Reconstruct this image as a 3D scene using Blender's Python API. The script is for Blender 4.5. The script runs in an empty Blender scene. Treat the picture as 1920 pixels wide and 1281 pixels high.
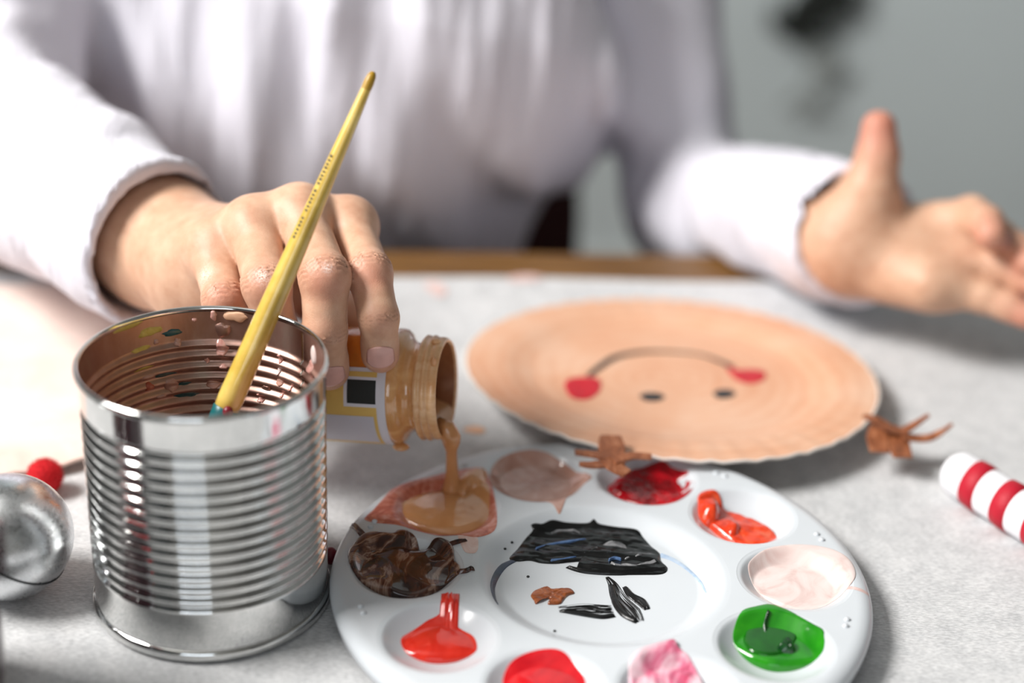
import bpy, bmesh, math, random
import numpy as np
from mathutils import Vector, Matrix, noise as mnoise

random.seed(7); RNG = np.random.default_rng(7)
scene = bpy.context.scene

# ------------------------------------------------------------------ camera, light, exposure
FPX, PITCH, ROLL, CAMH = 3130.3, .4549, .0428, .4175           # focal length in pixels of a 1920 px wide frame
_fw = np.array([0, math.cos(PITCH), -math.sin(PITCH)]); _r = np.array([1., 0, 0]); _u = np.cross(_r, _fw)
CR = math.cos(ROLL)*_r + math.sin(ROLL)*_u; CU = -math.sin(ROLL)*_r + math.cos(ROLL)*_u; CO = np.array([0, 0, CAMH])
cam_d = bpy.data.cameras.new('camera'); cam = bpy.data.objects.new('camera', cam_d)
scene.collection.objects.link(cam); scene.camera = cam
cam_d.sensor_width = 36; cam_d.lens = FPX*36/1920; cam_d.clip_start = .02
cam.matrix_world = Matrix(((CR[0], CU[0], -_fw[0], 0), (CR[1], CU[1], -_fw[1], 0), (CR[2], CU[2], -_fw[2], CAMH), (0, 0, 0, 1)))
cam_d.dof.use_dof = True; cam_d.dof.focus_distance = .722; cam_d.dof.aperture_fstop = 2.5

w = bpy.data.worlds.new('daylight'); scene.world = w; w.use_nodes = True
w.node_tree.nodes['Background'].inputs[0].default_value = (.80, .88, 1, 1)
w.node_tree.nodes['Background'].inputs[1].default_value = 1.2

def area(name, loc, target, sx, sy, power, col):
    d = bpy.data.lights.new(name, 'AREA'); d.shape = 'RECTANGLE'; d.size = sx; d.size_y = sy; d.energy = power; d.color = col
    o = bpy.data.objects.new(name, d); scene.collection.objects.link(o); o.location = loc
    o.rotation_euler = (Vector(target)-Vector(loc)).to_track_quat('-Z', 'Y').to_euler(); return o
area('window_daylight', (-1.30, .42, 1.45), (0, .42, 1.45), .80, .80, 76, (1, .975, .94))
area('far_window_daylight', (-.35, -1.93, .97), (-.35, 0, .97), 1.35, 1.2, 5, (.88, .95, 1))
scene.view_settings.view_transform = 'Standard'; scene.view_settings.look = 'None'
scene.view_settings.exposure = 0.28; scene.view_settings.gamma = 1; scene.view_settings.use_curve_mapping = False

# ------------------------------------------------------------------ helpers
def ray(x, y): return _fw + CR*(x-960)/FPX - CU*(y-640.5)/FPX
def uz(x, y, z=0.): d = ray(x, y); return CO + d*(z-CAMH)/d[2]      # photo pixel -> point on a level plane
def ud(x, y, dep): return CO + ray(x, y)*dep                         # photo pixel -> point at a distance
def V(*a): return np.array(a, float)
def unit(v): return v/np.linalg.norm(v)

C = scene.collection
MATS = {}
def world_loc(o):
    l = Vector(o.location)
    while o.parent: o = o.parent; l += Vector(o.location)
    return l
def tag(o, label=None, cat=None, group=None, kind=None):
    if label: o['label'] = label
    if cat: o['category'] = cat
    if group: o['group'] = group
    if kind: o['kind'] = kind
    return o
def empty(name, loc, label=None, cat=None, group=None):
    o = bpy.data.objects.new(name, None); C.objects.link(o); o.location = loc; o.empty_display_size = .02
    return tag(o, label, cat, group)
def mesh_np(name, v, quads):
    v = np.asarray(v, np.float32); quads = np.asarray(quads, np.int32); k = quads.shape[1]
    me = bpy.data.meshes.new(name); me.vertices.add(len(v)); me.vertices.foreach_set('co', v.ravel())
    me.loops.add(quads.size); me.loops.foreach_set('vertex_index', quads.ravel())
    me.polygons.add(len(quads)); me.polygons.foreach_set('loop_start', np.arange(len(quads), dtype=np.int32)*k)
    me.update(calc_edges=True); me.validate(); return me
def mk(name, verts, faces, mat, parent=None, smooth=True, origin=None, fix=True):
    v = np.asarray([tuple(p) for p in verts], float) if not isinstance(verts, np.ndarray) else verts
    if origin is None:
        lo, hi = v.min(0), v.max(0); origin = V((lo[0]+hi[0])/2, (lo[1]+hi[1])/2, lo[2])
    v = v - origin
    if isinstance(faces, np.ndarray): me = mesh_np(name, v, faces)
    else:
        me = bpy.data.meshes.new(name); me.from_pydata([tuple(p) for p in v], [], [tuple(f) for f in faces])
    if fix:
        bm = bmesh.new(); bm.from_mesh(me); bmesh.ops.recalc_face_normals(bm, faces=bm.faces); bm.to_mesh(me); bm.free()
    if smooth: me.polygons.foreach_set('use_smooth', [True]*len(me.polygons))
    me.materials.append(MATS[mat] if isinstance(mat, str) else mat); me.update()
    o = bpy.data.objects.new(name, me); C.objects.link(o)
    if parent is not None: o.parent = parent; o.location = Vector(origin) - world_loc(parent)
    else: o.location = origin
    return o
def box(x0, x1, y0, y1, z0, z1, bev=0.):
    bm = bmesh.new(); bmesh.ops.create_cube(bm, size=1)
    for v in bm.verts: v.co = ((x0+x1)/2+v.co.x*(x1-x0), (y0+y1)/2+v.co.y*(y1-y0), (z0+z1)/2+v.co.z*(z1-z0))
    if bev: bmesh.ops.bevel(bm, geom=bm.edges[:], offset=bev, segments=2, affect='EDGES', profile=.5)
    r = ([tuple(v.co) for v in bm.verts], [[v.index for v in f.verts] for f in bm.faces]); bm.free(); return r
def mbox(name, b, mat, parent=None, bev=0., smooth=False): return mk(name, *box(*b, bev=bev), mat, parent, smooth)
def lathe(prof, n=96, origin=(0, 0, 0), axis=(0, 0, 1), ref=None, cap=(False, False), a0=0, a1=2*math.pi):
    """prof: (radius, height) pairs turned about axis through origin"""
    ax = unit(V(*axis)); o = V(*origin)
    if ref is None: ref = V(1, 0, 0) if abs(ax[0]) < .9 else V(0, 1, 0)
    e1 = unit(ref - ax*np.dot(ref, ax)); e2 = np.cross(ax, e1)
    full = abs(a1-a0-2*math.pi) < 1e-6; m = n if full else n+1
    vs, fs = [], []
    for r, h in prof:
        for i in range(m):
            t = a0+(a1-a0)*i/n; vs.append(o+ax*h+r*(math.cos(t)*e1+math.sin(t)*e2))
    for j in range(len(prof)-1):
        for i in range(n):
            k = (i+1) % m; fs.append((j*m+i, j*m+k, (j+1)*m+k, (j+1)*m+i))
    if cap[0]: vs.append(o+ax*prof[0][1]); fs += [(len(vs)-1, (i+1) % m, i) for i in range(n)]
    if cap[1]: b = (len(prof)-1)*m; vs.append(o+ax*prof[-1][1]); fs += [(len(vs)-1, b+i, b+(i+1) % m) for i in range(n)]
    return vs, fs
def tube(pts, rad, n=16, cap=True, flat=1., up=None):
    pts = [np.asarray(p, float) for p in pts]; vs, fs = [], []; N = len(pts)
    rad = rad if hasattr(rad, '__len__') else [rad]*N; pu = up
    for i, p in enumerate(pts):
        t = unit(pts[min(i+1, N-1)]-pts[max(i-1, 0)])
        a = V(0, 0, 1) if pu is None else pu
        if abs(np.dot(a, t)) > .97: a = V(1, 0, 0)
        e1 = unit(a-t*np.dot(a, t)); pu = e1; e2 = np.cross(t, e1)
        for k in range(n):
            q = 2*math.pi*k/n; vs.append(p+rad[i]*(flat*math.cos(q)*e1+math.sin(q)*e2))
    for i in range(N-1):
        for k in range(n): fs.append((i*n+k, i*n+(k+1) % n, (i+1)*n+(k+1) % n, (i+1)*n+k))
    if cap: fs.append(tuple(range(n))[::-1]); fs.append(tuple((N-1)*n+k for k in range(n)))
    return vs, fs
def join(*parts):
    vs, fs = [], []
    for v, f in parts:
        b = len(vs); vs += list(v); fs += [tuple(i+b for i in q) for q in f]
    return vs, fs
def ellipsoid(c, rx, ry, rz, n=16, m=10, rot=None):
    vs, fs = [], []
    for j in range(1, m):
        p = math.pi*j/m
        for i in range(n):
            t = 2*math.pi*i/n; q = V(rx*math.sin(p)*math.cos(t), ry*math.sin(p)*math.sin(t), rz*math.cos(p))
            vs.append((rot@q if rot is not None else q)+c)
    for j in range(m-2):
        for i in range(n): fs.append((j*n+i, j*n+(i+1) % n, (j+1)*n+(i+1) % n, (j+1)*n+i))
    for s, j in ((1, 0), (-1, m-2)):
        q = V(0, 0, s*rz); vs.append((rot@q if rot is not None else q)+c)
        fs += [(len(vs)-1, j*n+i, j*n+(i+1) % n) for i in range(n)]
    return vs, fs

# ------------------------------------------------------------------ materials
def srgb(r, g, b):
    f = lambda c: (c/255/12.92 if c/255 <= .04045 else ((c/255+.055)/1.055)**2.4)
    return (f(r), f(g), f(b), 1)
class G:
    """small node-graph helper"""
    def __init__(s, name):
        s.m = bpy.data.materials.new(name); s.m.use_nodes = True; s.t = s.m.node_tree
        s.b = s.t.nodes['Principled BSDF']; MATS[name] = s.m; s.x = -200
    def n(s, typ, **kw):
        o = s.t.nodes.new(typ); s.x -= 40; o.location = (s.x, 0)
        for k, v in kw.items():
            if k.startswith('i_'):
                key = k[2:].replace('_', ' '); key = int(key) if key.isdigit() else key; s.put(o.inputs[key], v)
            else: setattr(o, k, v)
        return o
    def put(s, sock, v):
        if isinstance(v, bpy.types.NodeSocket): s.t.links.new(v, sock)
        elif isinstance(v, bpy.types.Node): s.t.links.new(v.outputs[0], sock)
        else: sock.default_value = v
    def p(s, **kw):
        for k, v in kw.items(): s.put(s.b.inputs[k.replace('_', ' ')], v)
        return s
    def co(s, scale=(1, 1, 1)):
        t = s.n('ShaderNodeTexCoord'); m = s.n('ShaderNodeMapping'); s.put(m.inputs[0], t.outputs['Object']); m.inputs['Scale'].default_value = scale
        return m.outputs[0]
    def noise(s, scale, detail=4, rough=.5, dist=0., vec=None):
        return s.n('ShaderNodeTexNoise', i_Scale=scale, i_Detail=detail, i_Roughness=rough, i_Distortion=dist, i_Vector=vec if vec is not None else s.co()).outputs[0]
    def ramp(s, fac, stops, interp='LINEAR'):
        r = s.n('ShaderNodeValToRGB'); s.put(r.inputs[0], fac); e = r.color_ramp.elements; r.color_ramp.interpolation = interp
        while len(e) > len(stops): e.remove(e[-1])
        while len(e) < len(stops): e.new(.5)
        for q, (pos, c) in zip(e, stops): q.position = pos; q.color = c
        return r.outputs[0]
    def mix(s, fac, a, b, mode='MIX'):
        o = s.n('ShaderNodeMix', data_type='RGBA', blend_type=mode); s.put(o.inputs[0], fac); s.put(o.inputs[6], a); s.put(o.inputs[7], b); return o.outputs[2]
    def bump(s, h, strength=.3, dist=.001):
        return s.n('ShaderNodeBump', i_Strength=strength, i_Distance=dist, i_Height=h).outputs[0]
def plain(name, col, rough=.5, bumps=None, var=.06, **kw):
    g = G(name); nz = g.noise(kw.pop('vscale', 30), 3)
    dk = tuple(c*(1-var*2) for c in col[:3])+(1,)
    g.p(Base_Color=g.ramp(nz, [(.3, dk), (.7, col)]), Roughness=rough)
    if bumps: g.p(Normal=g.bump(g.noise(bumps[0], 3), bumps[1], bumps[2]))
    g.p(**kw); return g

plain('wall_paint', srgb(222, 233, 235), .85, (60, .1, .002), .03, vscale=3)
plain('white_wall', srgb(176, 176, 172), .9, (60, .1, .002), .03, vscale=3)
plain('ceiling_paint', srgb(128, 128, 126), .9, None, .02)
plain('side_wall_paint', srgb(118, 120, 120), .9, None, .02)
g = G('floor_wood'); nz = g.noise(6, 5, .6, 0, g.co((1, 12, 1)))
g.p(Base_Color=g.ramp(nz, [(.3, srgb(70, 48, 33)), (.7, srgb(112, 80, 55))]), Roughness=.5)
g = G('table_wood'); nz = g.noise(8, 6, .65, .6, g.co((1.2, 14, 8)))
g.p(Base_Color=g.ramp(nz, [(.25, srgb(72, 47, 22)), (.55, srgb(122, 86, 44)), (.8, srgb(146, 108, 60))]), Roughness=.42, Normal=g.bump(nz, .15, .001))
g = G('felt_paper')
n1 = g.noise(22, 5, .62, .3); n2 = g.noise(900, 3, .6, 0, g.co((.45, 1.5, 1))); n3 = g.noise(90, 4, .6)
base = g.ramp(n1, [(.30, srgb(186, 187, 189)), (.52, srgb(204, 205, 207)), (.72, srgb(222, 222, 223))])
c2 = g.mix(.5, base, g.ramp(n3, [(.3, srgb(176, 178, 181)), (.62, srgb(224, 224, 225))]))
c3 = g.mix(.38, c2, g.ramp(n2, [(.35, srgb(140, 141, 143)), (.65, srgb(236, 236, 236))]))
hgt = g.n('ShaderNodeMath', operation='ADD', i_0=n2, i_1=n3).outputs[0]
g.p(Base_Color=c3, Roughness=.95, Normal=g.bump(hgt, .35, .0008))
g = G('tin'); sc_ = g.noise(260, 4, .6, .5, g.co((1, 1, .15))); bl = g.noise(40, 4, .6)
g.p(Metallic=1., Base_Color=g.ramp(bl, [(.3, srgb(205, 206, 205)), (.7, srgb(232, 232, 230))]),
    Roughness=g.ramp(sc_, [(.3, (.05,)*3+(1,)), (.75, (.15,)*3+(1,))]), Normal=g.bump(bl, .05, .002))
g = G('tin_inside'); bl = g.noise(60, 4, .6, .6); st = g.noise(35, 5, .65, .4, g.co((1, 1, .5)))
g.p(Metallic=.85, Base_Color=g.ramp(st, [(.3, srgb(164, 122, 108)), (.55, srgb(182, 148, 136)), (.75, srgb(190, 172, 160))]),
    Roughness=g.ramp(bl, [(.3, (.34,)*3+(1,)), (.75, (.5,)*3+(1,))]), Normal=g.bump(bl, .1, .002))
g = G('bell_silver'); sc_ = g.noise(320, 5, .7, 1.2); bl = g.noise(55, 5, .65)
g.p(Metallic=1., Base_Color=g.ramp(bl, [(.3, srgb(206, 210, 214)), (.7, srgb(226, 228, 230))]),
    Roughness=g.ramp(sc_, [(.35, (.22,)*3+(1,)), (.7, (.38,)*3+(1,))]), Normal=g.bump(bl, .05, .0006))
g = G('skin')
at = g.n('ShaderNodeAttribute', attribute_name='tint'); sp = g.n('ShaderNodeSeparateColor'); g.put(sp.inputs[0], at.outputs['Color'])
mot = g.noise(120, 4, .6); fine = g.noise(1500, 3, .6); lines = g.noise(900, 3, .6, .8, g.co((1, 1, 2.2)))
sk = g.ramp(mot, [(.3, srgb(200, 154, 126)), (.7, srgb(218, 178, 150))])
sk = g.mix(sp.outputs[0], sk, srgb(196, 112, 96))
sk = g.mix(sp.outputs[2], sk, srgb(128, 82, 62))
fl = g.ramp(g.noise(1300, 4, .7), [(.42, (0, 0, 0, 1)), (.58, (1, 1, 1, 1))])
wm = g.n('ShaderNodeMath', operation='MULTIPLY', i_0=sp.outputs[1], i_1=fl).outputs[0]
sk = g.mix(wm, sk, srgb(240, 224, 216))
hh = g.n('ShaderNodeMath', operation='ADD', i_0=fine, i_1=lines).outputs[0]
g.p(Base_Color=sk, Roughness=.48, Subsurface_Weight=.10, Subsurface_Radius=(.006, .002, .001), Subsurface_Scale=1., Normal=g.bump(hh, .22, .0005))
g.b.inputs['Specular IOR Level'].default_value = .42
plain('nail', srgb(226, 176, 166), .24, None, .05, vscale=200)
g = G('shirt_cotton'); wv = g.noise(700, 2, .5, 0, g.co((1, 1, 1))); fo = g.noise(16, 4, .55, .6, g.co((2.6, 1, .5)))
g.p(Base_Color=srgb(222, 220, 230), Roughness=.9, Normal=g.bump(g.n('ShaderNodeMath', operation='MULTIPLY_ADD', i_0=wv, i_1=.08, i_2=fo).outputs[0], .5, .01), Sheen_Weight=.15)
plain('trouser_cloth', srgb(44, 48, 62), .9)
plain('dark_leather', srgb(30, 24, 22), .5)
plain('hair_brown', srgb(38, 26, 20), .5, (300, .6, .003))
plain('chair_maroon', srgb(62, 20, 22), .6, (200, .2, .001))
plain('chair_wood', srgb(46, 28, 20), .5)
plain('dark_leaf', srgb(26, 32, 28), .6); plain('grey_leaf', srgb(168, 174, 172), .7)
g = G('brush_yellow'); gr = g.noise(60, 5, .6, .3, g.co((1, 1, 1)))
g.p(Base_Color=g.ramp(gr, [(.25, srgb(186, 150, 48)), (.5, srgb(214, 180, 80)), (.75, srgb(228, 200, 112))]), Roughness=.3, Coat_Weight=1., Coat_Roughness=.08)
plain('brush_tip_ochre', srgb(176, 136, 36), .4); plain('brush_print', srgb(84, 70, 34), .5)
plain('teal_paint', srgb(22, 96, 100), .35); plain('maroon_paint', srgb(120, 22, 40), .35)
plain('ferrule_metal', srgb(200, 200, 196), .25, None, .03, Metallic=1.); plain('bristle', srgb(120, 86, 60), .8)
plain('palette_plastic', srgb(209, 214, 219), .22, None, .01, Subsurface_Weight=.05, Subsurface_Radius=(.004, .004, .004))
def paint(name, stops, scale=60, dist=1.5, rough=.2, bumps=(350, .15, .0006), detail=4, vec=(1, 1, 1), coat=.3, **kw):
    g = G(name); v = g.co(vec); nz = g.noise(scale, detail, .55, dist, v)
    g.p(Base_Color=g.ramp(nz, stops), Roughness=rough, Coat_Weight=coat, Coat_Roughness=.06, Normal=g.bump(g.noise(bumps[0], 3, .5, .6, v), bumps[1], bumps[2]), **kw); return g
paint('peach_paint', [(.3, srgb(202, 140, 88)), (.7, srgb(220, 162, 112))], 40, 1, .16, (60, .1, .001), Subsurface_Weight=.1, Subsurface_Radius=(.004, .002, .001))
paint('peach_jar', [(.3, srgb(214, 150, 90)), (.65, srgb(236, 182, 124))], 90, 1.2, .1, (90, .12, .001), 4, (.3, 1, 1), 1.)
paint('peach_thread', [(.3, srgb(218, 160, 108)), (.65, srgb(240, 196, 150))], 130, 1.2, .2, (260, .5, .0008), 4, (.3, 1, 1))
paint('amber_glass', [(.3, srgb(204, 110, 34)), (.7, srgb(226, 140, 58))], 50, 1, .08)
paint('jar_inside', [(.3, srgb(140, 84, 52)), (.7, srgb(178, 116, 76))], 70, 1, .3)
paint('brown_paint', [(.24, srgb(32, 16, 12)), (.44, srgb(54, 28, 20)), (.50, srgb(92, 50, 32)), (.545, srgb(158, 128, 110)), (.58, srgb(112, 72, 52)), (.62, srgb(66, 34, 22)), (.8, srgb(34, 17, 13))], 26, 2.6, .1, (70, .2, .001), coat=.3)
paint('black_paint', [(.3, srgb(10, 11, 12)), (.64, srgb(16, 17, 18)), (.75, srgb(52, 56, 62)), (.78, srgb(12, 13, 14))], 50, 2.5, .16, (130, .2, .001), coat=0.)
paint('black_stroke', [(.3, srgb(9, 9, 10)), (.8, srgb(18, 18, 19))], 90, 1, .3, (500, .3, .0005), coat=0.)
paint('grey_streak', [(.3, srgb(96, 98, 102)), (.7, srgb(176, 176, 178))], 160, 1, .3)
paint('blue_paint', [(.3, srgb(52, 76, 118)), (.7, srgb(104, 138, 184))], 120, 1, .3)
paint('navy_wash', [(.3, srgb(18, 24, 40)), (.7, srgb(48, 64, 98))], 120, 1, .35)
paint('blue_wash', [(.3, srgb(150, 176, 206)), (.7, srgb(206, 218, 232))], 120, 1, .4)
paint('rust_paint', [(.3, srgb(116, 56, 24)), (.6, srgb(158, 86, 44)), (.75, srgb(196, 140, 104))], 260, 1, .28, (600, .4, .0006))
paint('scarlet_paint', [(.3, srgb(206, 34, 20)), (.6, srgb(226, 50, 32)), (.78, srgb(232, 104, 88))], 60, 1.5, .12, (120, .2, .001), Subsurface_Weight=.06, Subsurface_Radius=(.004, .001, .001))
paint('red_paint', [(.3, srgb(186, 8, 26)), (.6, srgb(216, 24, 34)), (.8, srgb(232, 66, 70))], 60, 1.5, .12, (120, .2, .001))
paint('crimson_paint', [(.3, srgb(126, 4, 16)), (.55, srgb(182, 8, 24)), (.8, srgb(214, 30, 46))], 110, 1.5, .12, (300, .5, .001))
paint('orange_paint', [(.3, srgb(196, 44, 16)), (.55, srgb(226, 66, 28)), (.8, srgb(236, 112, 76))], 110, 1.5, .14, (250, .4, .001))
paint('green_paint', [(.3, srgb(20, 110, 16)), (.6, srgb(44, 146, 26)), (.8, srgb(70, 170, 40))], 45, 1., .1, (60, .1, .001))
paint('mid_green_paint', [(.3, srgb(10, 70, 10)), (.7, srgb(22, 104, 16))], 45, 1., .12, (60, .1, .001), coat=0.)
paint('dark_green_paint', [(.3, srgb(10, 44, 20)), (.65, srgb(20, 74, 28)), (.8, srgb(120, 150, 132))], 140, 1.8, .12)
paint('lime_film', [(.3, srgb(150, 196, 40)), (.7, srgb(206, 226, 150))], 140, 1.8, .25)
paint('pink_paint', [(.28, srgb(178, 16, 66)), (.40, srgb(214, 110, 140)), (.52, srgb(236, 190, 202)), (.66, srgb(240, 216, 222)), (.8, srgb(216, 70, 96))], 38, 2.6, .25, (140, .3, .001), vec=(1, .7, 1))
paint('pale_pink_paint', [(.28, srgb(212, 180, 174)), (.5, srgb(230, 210, 205)), (.75, srgb(234, 224, 221))], 50, 1.8, .14, (80, .1, .001))
paint('beige_wash', [(.28, srgb(172, 124, 108)), (.5, srgb(194, 150, 134)), (.75, srgb(214, 182, 172))], 60, 1.5, .12, (80, .1, .001))
paint('pink_wash', [(.3, srgb(208, 168, 160)), (.7, srgb(232, 212, 208))], 90, 1.8, .3)
paint('red_stain', [(.28, srgb(164, 70, 52)), (.5, srgb(202, 112, 86)), (.78, srgb(230, 176, 160))], 110, 2.2, .3)
paint('salmon_wash', [(.3, srgb(222, 178, 162)), (.7, srgb(236, 214, 206))], 200, 1.8, .35, (500, .3, .0004), 4, (1, .3, 1))
paint('rose_drip', [(.3, srgb(200, 140, 130)), (.7, srgb(232, 190, 178))], 200, 1, .2)
paint('yellow_smear', [(.3, srgb(186, 160, 60)), (.7, srgb(216, 198, 110))], 200, 1, .3)
paint('teal_smear', [(.3, srgb(10, 62, 70)), (.7, srgb(30, 96, 100))], 200, 1, .3)
g = G('plate_paint'); v = g.co(); gw = g.n('ShaderNodeTexWave', wave_type='RINGS', rings_direction='Z', i_Scale=34., i_Distortion=5., i_Detail=3., i_Detail_Scale=1.2, i_Vector=v).outputs[1]
bl = g.noise(14, 5, .6, .5, v)
cc = g.mix(.16, g.ramp(bl, [(.3, srgb(214, 156, 122)), (.5, srgb(222, 172, 140)), (.72, srgb(228, 190, 164))]), g.ramp(gw, [(.2, srgb(206, 146, 110)), (.8, srgb(228, 192, 164))]))
g.p(Base_Color=cc, Roughness=.55, Normal=g.bump(gw, .05, .001))
plain('paper_white', srgb(236, 228, 220), .85, (300, .2, .0006), .03)
g = G('pink_plate'); bl = g.noise(18, 6, .65, .6); g.p(Base_Color=g.ramp(bl, [(.3, srgb(228, 198, 186)), (.55, srgb(238, 218, 208)), (.75, srgb(240, 228, 222))]), Roughness=.7)
g = G('antler_brown'); st = g.noise(220, 5, .65, .6, g.co((1, .4, 1))); g.p(Base_Color=g.ramp(st, [(.28, srgb(104, 56, 32)), (.55, srgb(150, 88, 54)), (.78, srgb(194, 138, 104))]), Roughness=.5, Normal=g.bump(st, .4, .0008))
plain('eye_black', srgb(34, 40, 44), .5); plain('mouth_grey', srgb(34, 36, 36), .6); plain('cheek_red', srgb(206, 30, 46), .5, (400, .3, .0006), .12, vscale=150)
plain('label_white', srgb(228, 224, 232), .5, None, .02); plain('label_yellow', srgb(232, 192, 106), .5, None, .04); plain('label_black', srgb(26, 28, 26), .55, None, .05)
plain('label_lilac', srgb(206, 202, 212), .5, None, .02)
plain('candy_white', srgb(240, 240, 244), .6, (900, .3, .0004), .02); plain('candy_red', srgb(190, 8, 40), .6, (900, .4, .0004), .08, vscale=300)
plain('pompom_red', srgb(216, 20, 32), .9, (700, .8, .001), .12, vscale=200)
plain('smudge_peach', srgb(232, 184, 152), .7); plain('smudge_pink', srgb(226, 196, 190), .8)
plain('jar_maroon', srgb(58, 14, 30), .18, None, .05, Coat_Weight=.5); plain('cap_red', srgb(214, 24, 30), .4)
plain('window_frame_white', srgb(225, 225, 222), .5)
g = G('window_glass'); g.p(Base_Color=(1, 1, 1, 1), Roughness=.02, Transmission_Weight=1.)
plain('seam_dark', srgb(44, 46, 48), .4, None, .05, Metallic=.8)
plain('seam_metal', srgb(226, 222, 214), .3, None, .03, Metallic=1.)

# ------------------------------------------------------------------ the room
FZ = -.74
def struct(name, b, mat, bev=0): return tag(mbox(name, b, mat, None, bev), None, None, None, 'structure')
fl = struct('floor', (-1.45, 2.3, -2.1, 2.65, FZ-.05, FZ), 'floor_wood')
struct('ceiling', (-1.45, 2.3, -2.1, 2.65, 2.15, 2.25), 'ceiling_paint')
struct('wall_back', (-1.45, 2.3, 2.5, 2.65, FZ, 2.15), 'wall_paint')
struct('wall_right', (2.15, 2.3, -2.1, 2.5, FZ, 2.15), 'side_wall_paint')
def wall_with_window(name, axis, p0, p1, a0, a1, w0, w1, z0, z1, mat):
    parts = [(a0, w0, FZ, 2.15), (w1, a1, FZ, 2.15), (w0, w1, FZ, z0), (w0, w1, z1, 2.15)]
    bs = []
    for (s, e, zz0, zz1) in parts:
        bs.append(box(p0, p1, s, e, zz0, zz1) if axis == 'x' else box(s, e, p0, p1, zz0, zz1))
    return tag(mk(name, *join(*bs), mat, None, False), None, None, None, 'structure')
wall_with_window('wall_left', 'x', -1.45, -1.33, -2.1, 2.5, -.03, .87, 1.0, 1.9, 'side_wall_paint')
wall_with_window('wall_front', 'y', -2.1, -1.95, -1.33, 2.15, -1.05, .35, .35, 1.6, 'white_wall')
def window(name, axis, p, w0, w1, z0, z1):
    def b(s, e, zz0, zz1, t): return box(p-t, p+t, s, e, zz0, zz1) if axis == 'x' else box(s, e, p-t, p+t, zz0, zz1)
    m = (w0+w1)/2; f = .04
    root = tag(mk(name, *join(b(w0, w0+f, z0, z1, .03), b(w1-f, w1, z0, z1, .03), b(w0+f, w1-f, z0, z0+f, .03), b(w0+f, w1-f, z1-f, z1, .03)), 'window_frame_white', None, False), None, None, None, 'structure')
    mk('mullion', *b(m-.015, m+.015, z0+f, z1-f, .025), 'window_frame_white', root, False)
    mk('pane', *b(w0+f, m-.015, z0+f, z1-f, .004), 'window_glass', root, False)
    mk('pane', *b(m+.015, w1-f, z0+f, z1-f, .004), 'window_glass', root, False)
window('window_1', 'x', -1.40, -.03, .87, 1.0, 1.9)
window('window_2', 'y', -2.03, -1.05, .35, .35, 1.6)
struct('baseboard_back', (-1.33, 2.15, 2.485, 2.5, FZ, FZ+.1), 'window_frame_white')

# table, turned a little against the camera
TA = math.radians(4.2); ca, sa = math.cos(TA), math.sin(TA); TB = V(-.06, .983)
def tbl(u, v): return TB + u*V(ca, sa) + v*V(-sa, ca)           # u along the far edge, v away from the camera
def tbox(u0, u1, v0, v1, z0, z1, bev=.002):
    vs, fs = box(u0, u1, v0, v1, z0, z1, bev); return [V(*tbl(p[0], p[1]), p[2]) for p in vs], fs
tr = empty('table', V(*tbl(.1, -.45), FZ), 'brown wooden table whose far edge shows behind the grey felt', 'table')
mk('table_top', *tbox(-.85, 1.0, -.92, 0, -.032, -.0015), 'table_wood', tr, False)
for uu in (-.80, .89):
    for vv in (-.87, -.11): mk('leg', *tbox(uu, uu+.06, vv, vv+.06, FZ, -.032), 'table_wood', tr, False)
mk('apron', *tbox(-.74, .89, -.09, -.07, -.11, -.032), 'table_wood', tr, False)
# felt sheet, gently wavy
nu, nv = 90, 50; vs, fs = [], []
for j in range(nv+1):
    for i in range(nu+1):
        u, v = -.72+1.6*i/nu, -.88+.837*j/nv
        if j == nv: v += .003*mnoise.noise((u*9, 0, 0))
        vs.append(V(*tbl(u, v), -.0006+.0003*mnoise.noise((u*7, v*7, 3))))
for j in range(nv):
    for i in range(nu): a = j*(nu+1)+i; fs.append((a, a+1, a+nu+2, a+nu+1))
felt = tag(mk('felt_sheet', vs, fs, 'felt_paper'), 'pale grey mottled felt sheet covering the wooden table', 'sheet')
def flat_outline(pts, n, c=None):
    """closed smooth outline (Catmull-Rom) resampled by angle-free arc length"""
    P = [np.asarray(p, float) for p in pts]; N = len(P); out = []
    for i in range(N):
        p0, p1, p2, p3 = P[i-1], P[i], P[(i+1) % N], P[(i+2) % N]
        for k in range(8):
            t = k/8; out.append(.5*((2*p1)+(-p0+p2)*t+(2*p0-5*p1+4*p2-p3)*t*t+(-p0+3*p1-3*p2+p3)*t**3))
    out = np.array(out); seg = np.linalg.norm(np.roll(out, -1, 0)-out, axis=1); L = np.concatenate([[0], np.cumsum(seg)])
    res = []
    for s in np.arange(n)/n*L[-1]:
        k = min(np.searchsorted(L, s, 'right')-1, len(out)-1); f = (s-L[k])/max(seg[k], 1e-12); res.append(out[k]*(1-f)+out[(k+1) % len(out)]*f)
    return np.array(res)
for px, mt in (([(868, 806), (880, 800), (897, 799), (910, 806), (903, 813), (884, 812)], 'smudge_peach'),
               ([(795, 533), (812, 528), (830, 535), (838, 550), (822, 556), (806, 545)], 'smudge_pink'),
               ([(950, 521), (985, 515), (1020, 520), (1000, 527), (965, 528)], 'smudge_pink')):
    ol = flat_outline([uz(*p)[:2] for p in px], 24); c = ol.mean(0)
    vs = [V(*c, .0003)]+[V(*q, .0001) for q in ol]; mk('paint_smudge', vs, [(0, i+1, (i+1) % 24+1) for i in range(24)], mt, felt)

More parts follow.
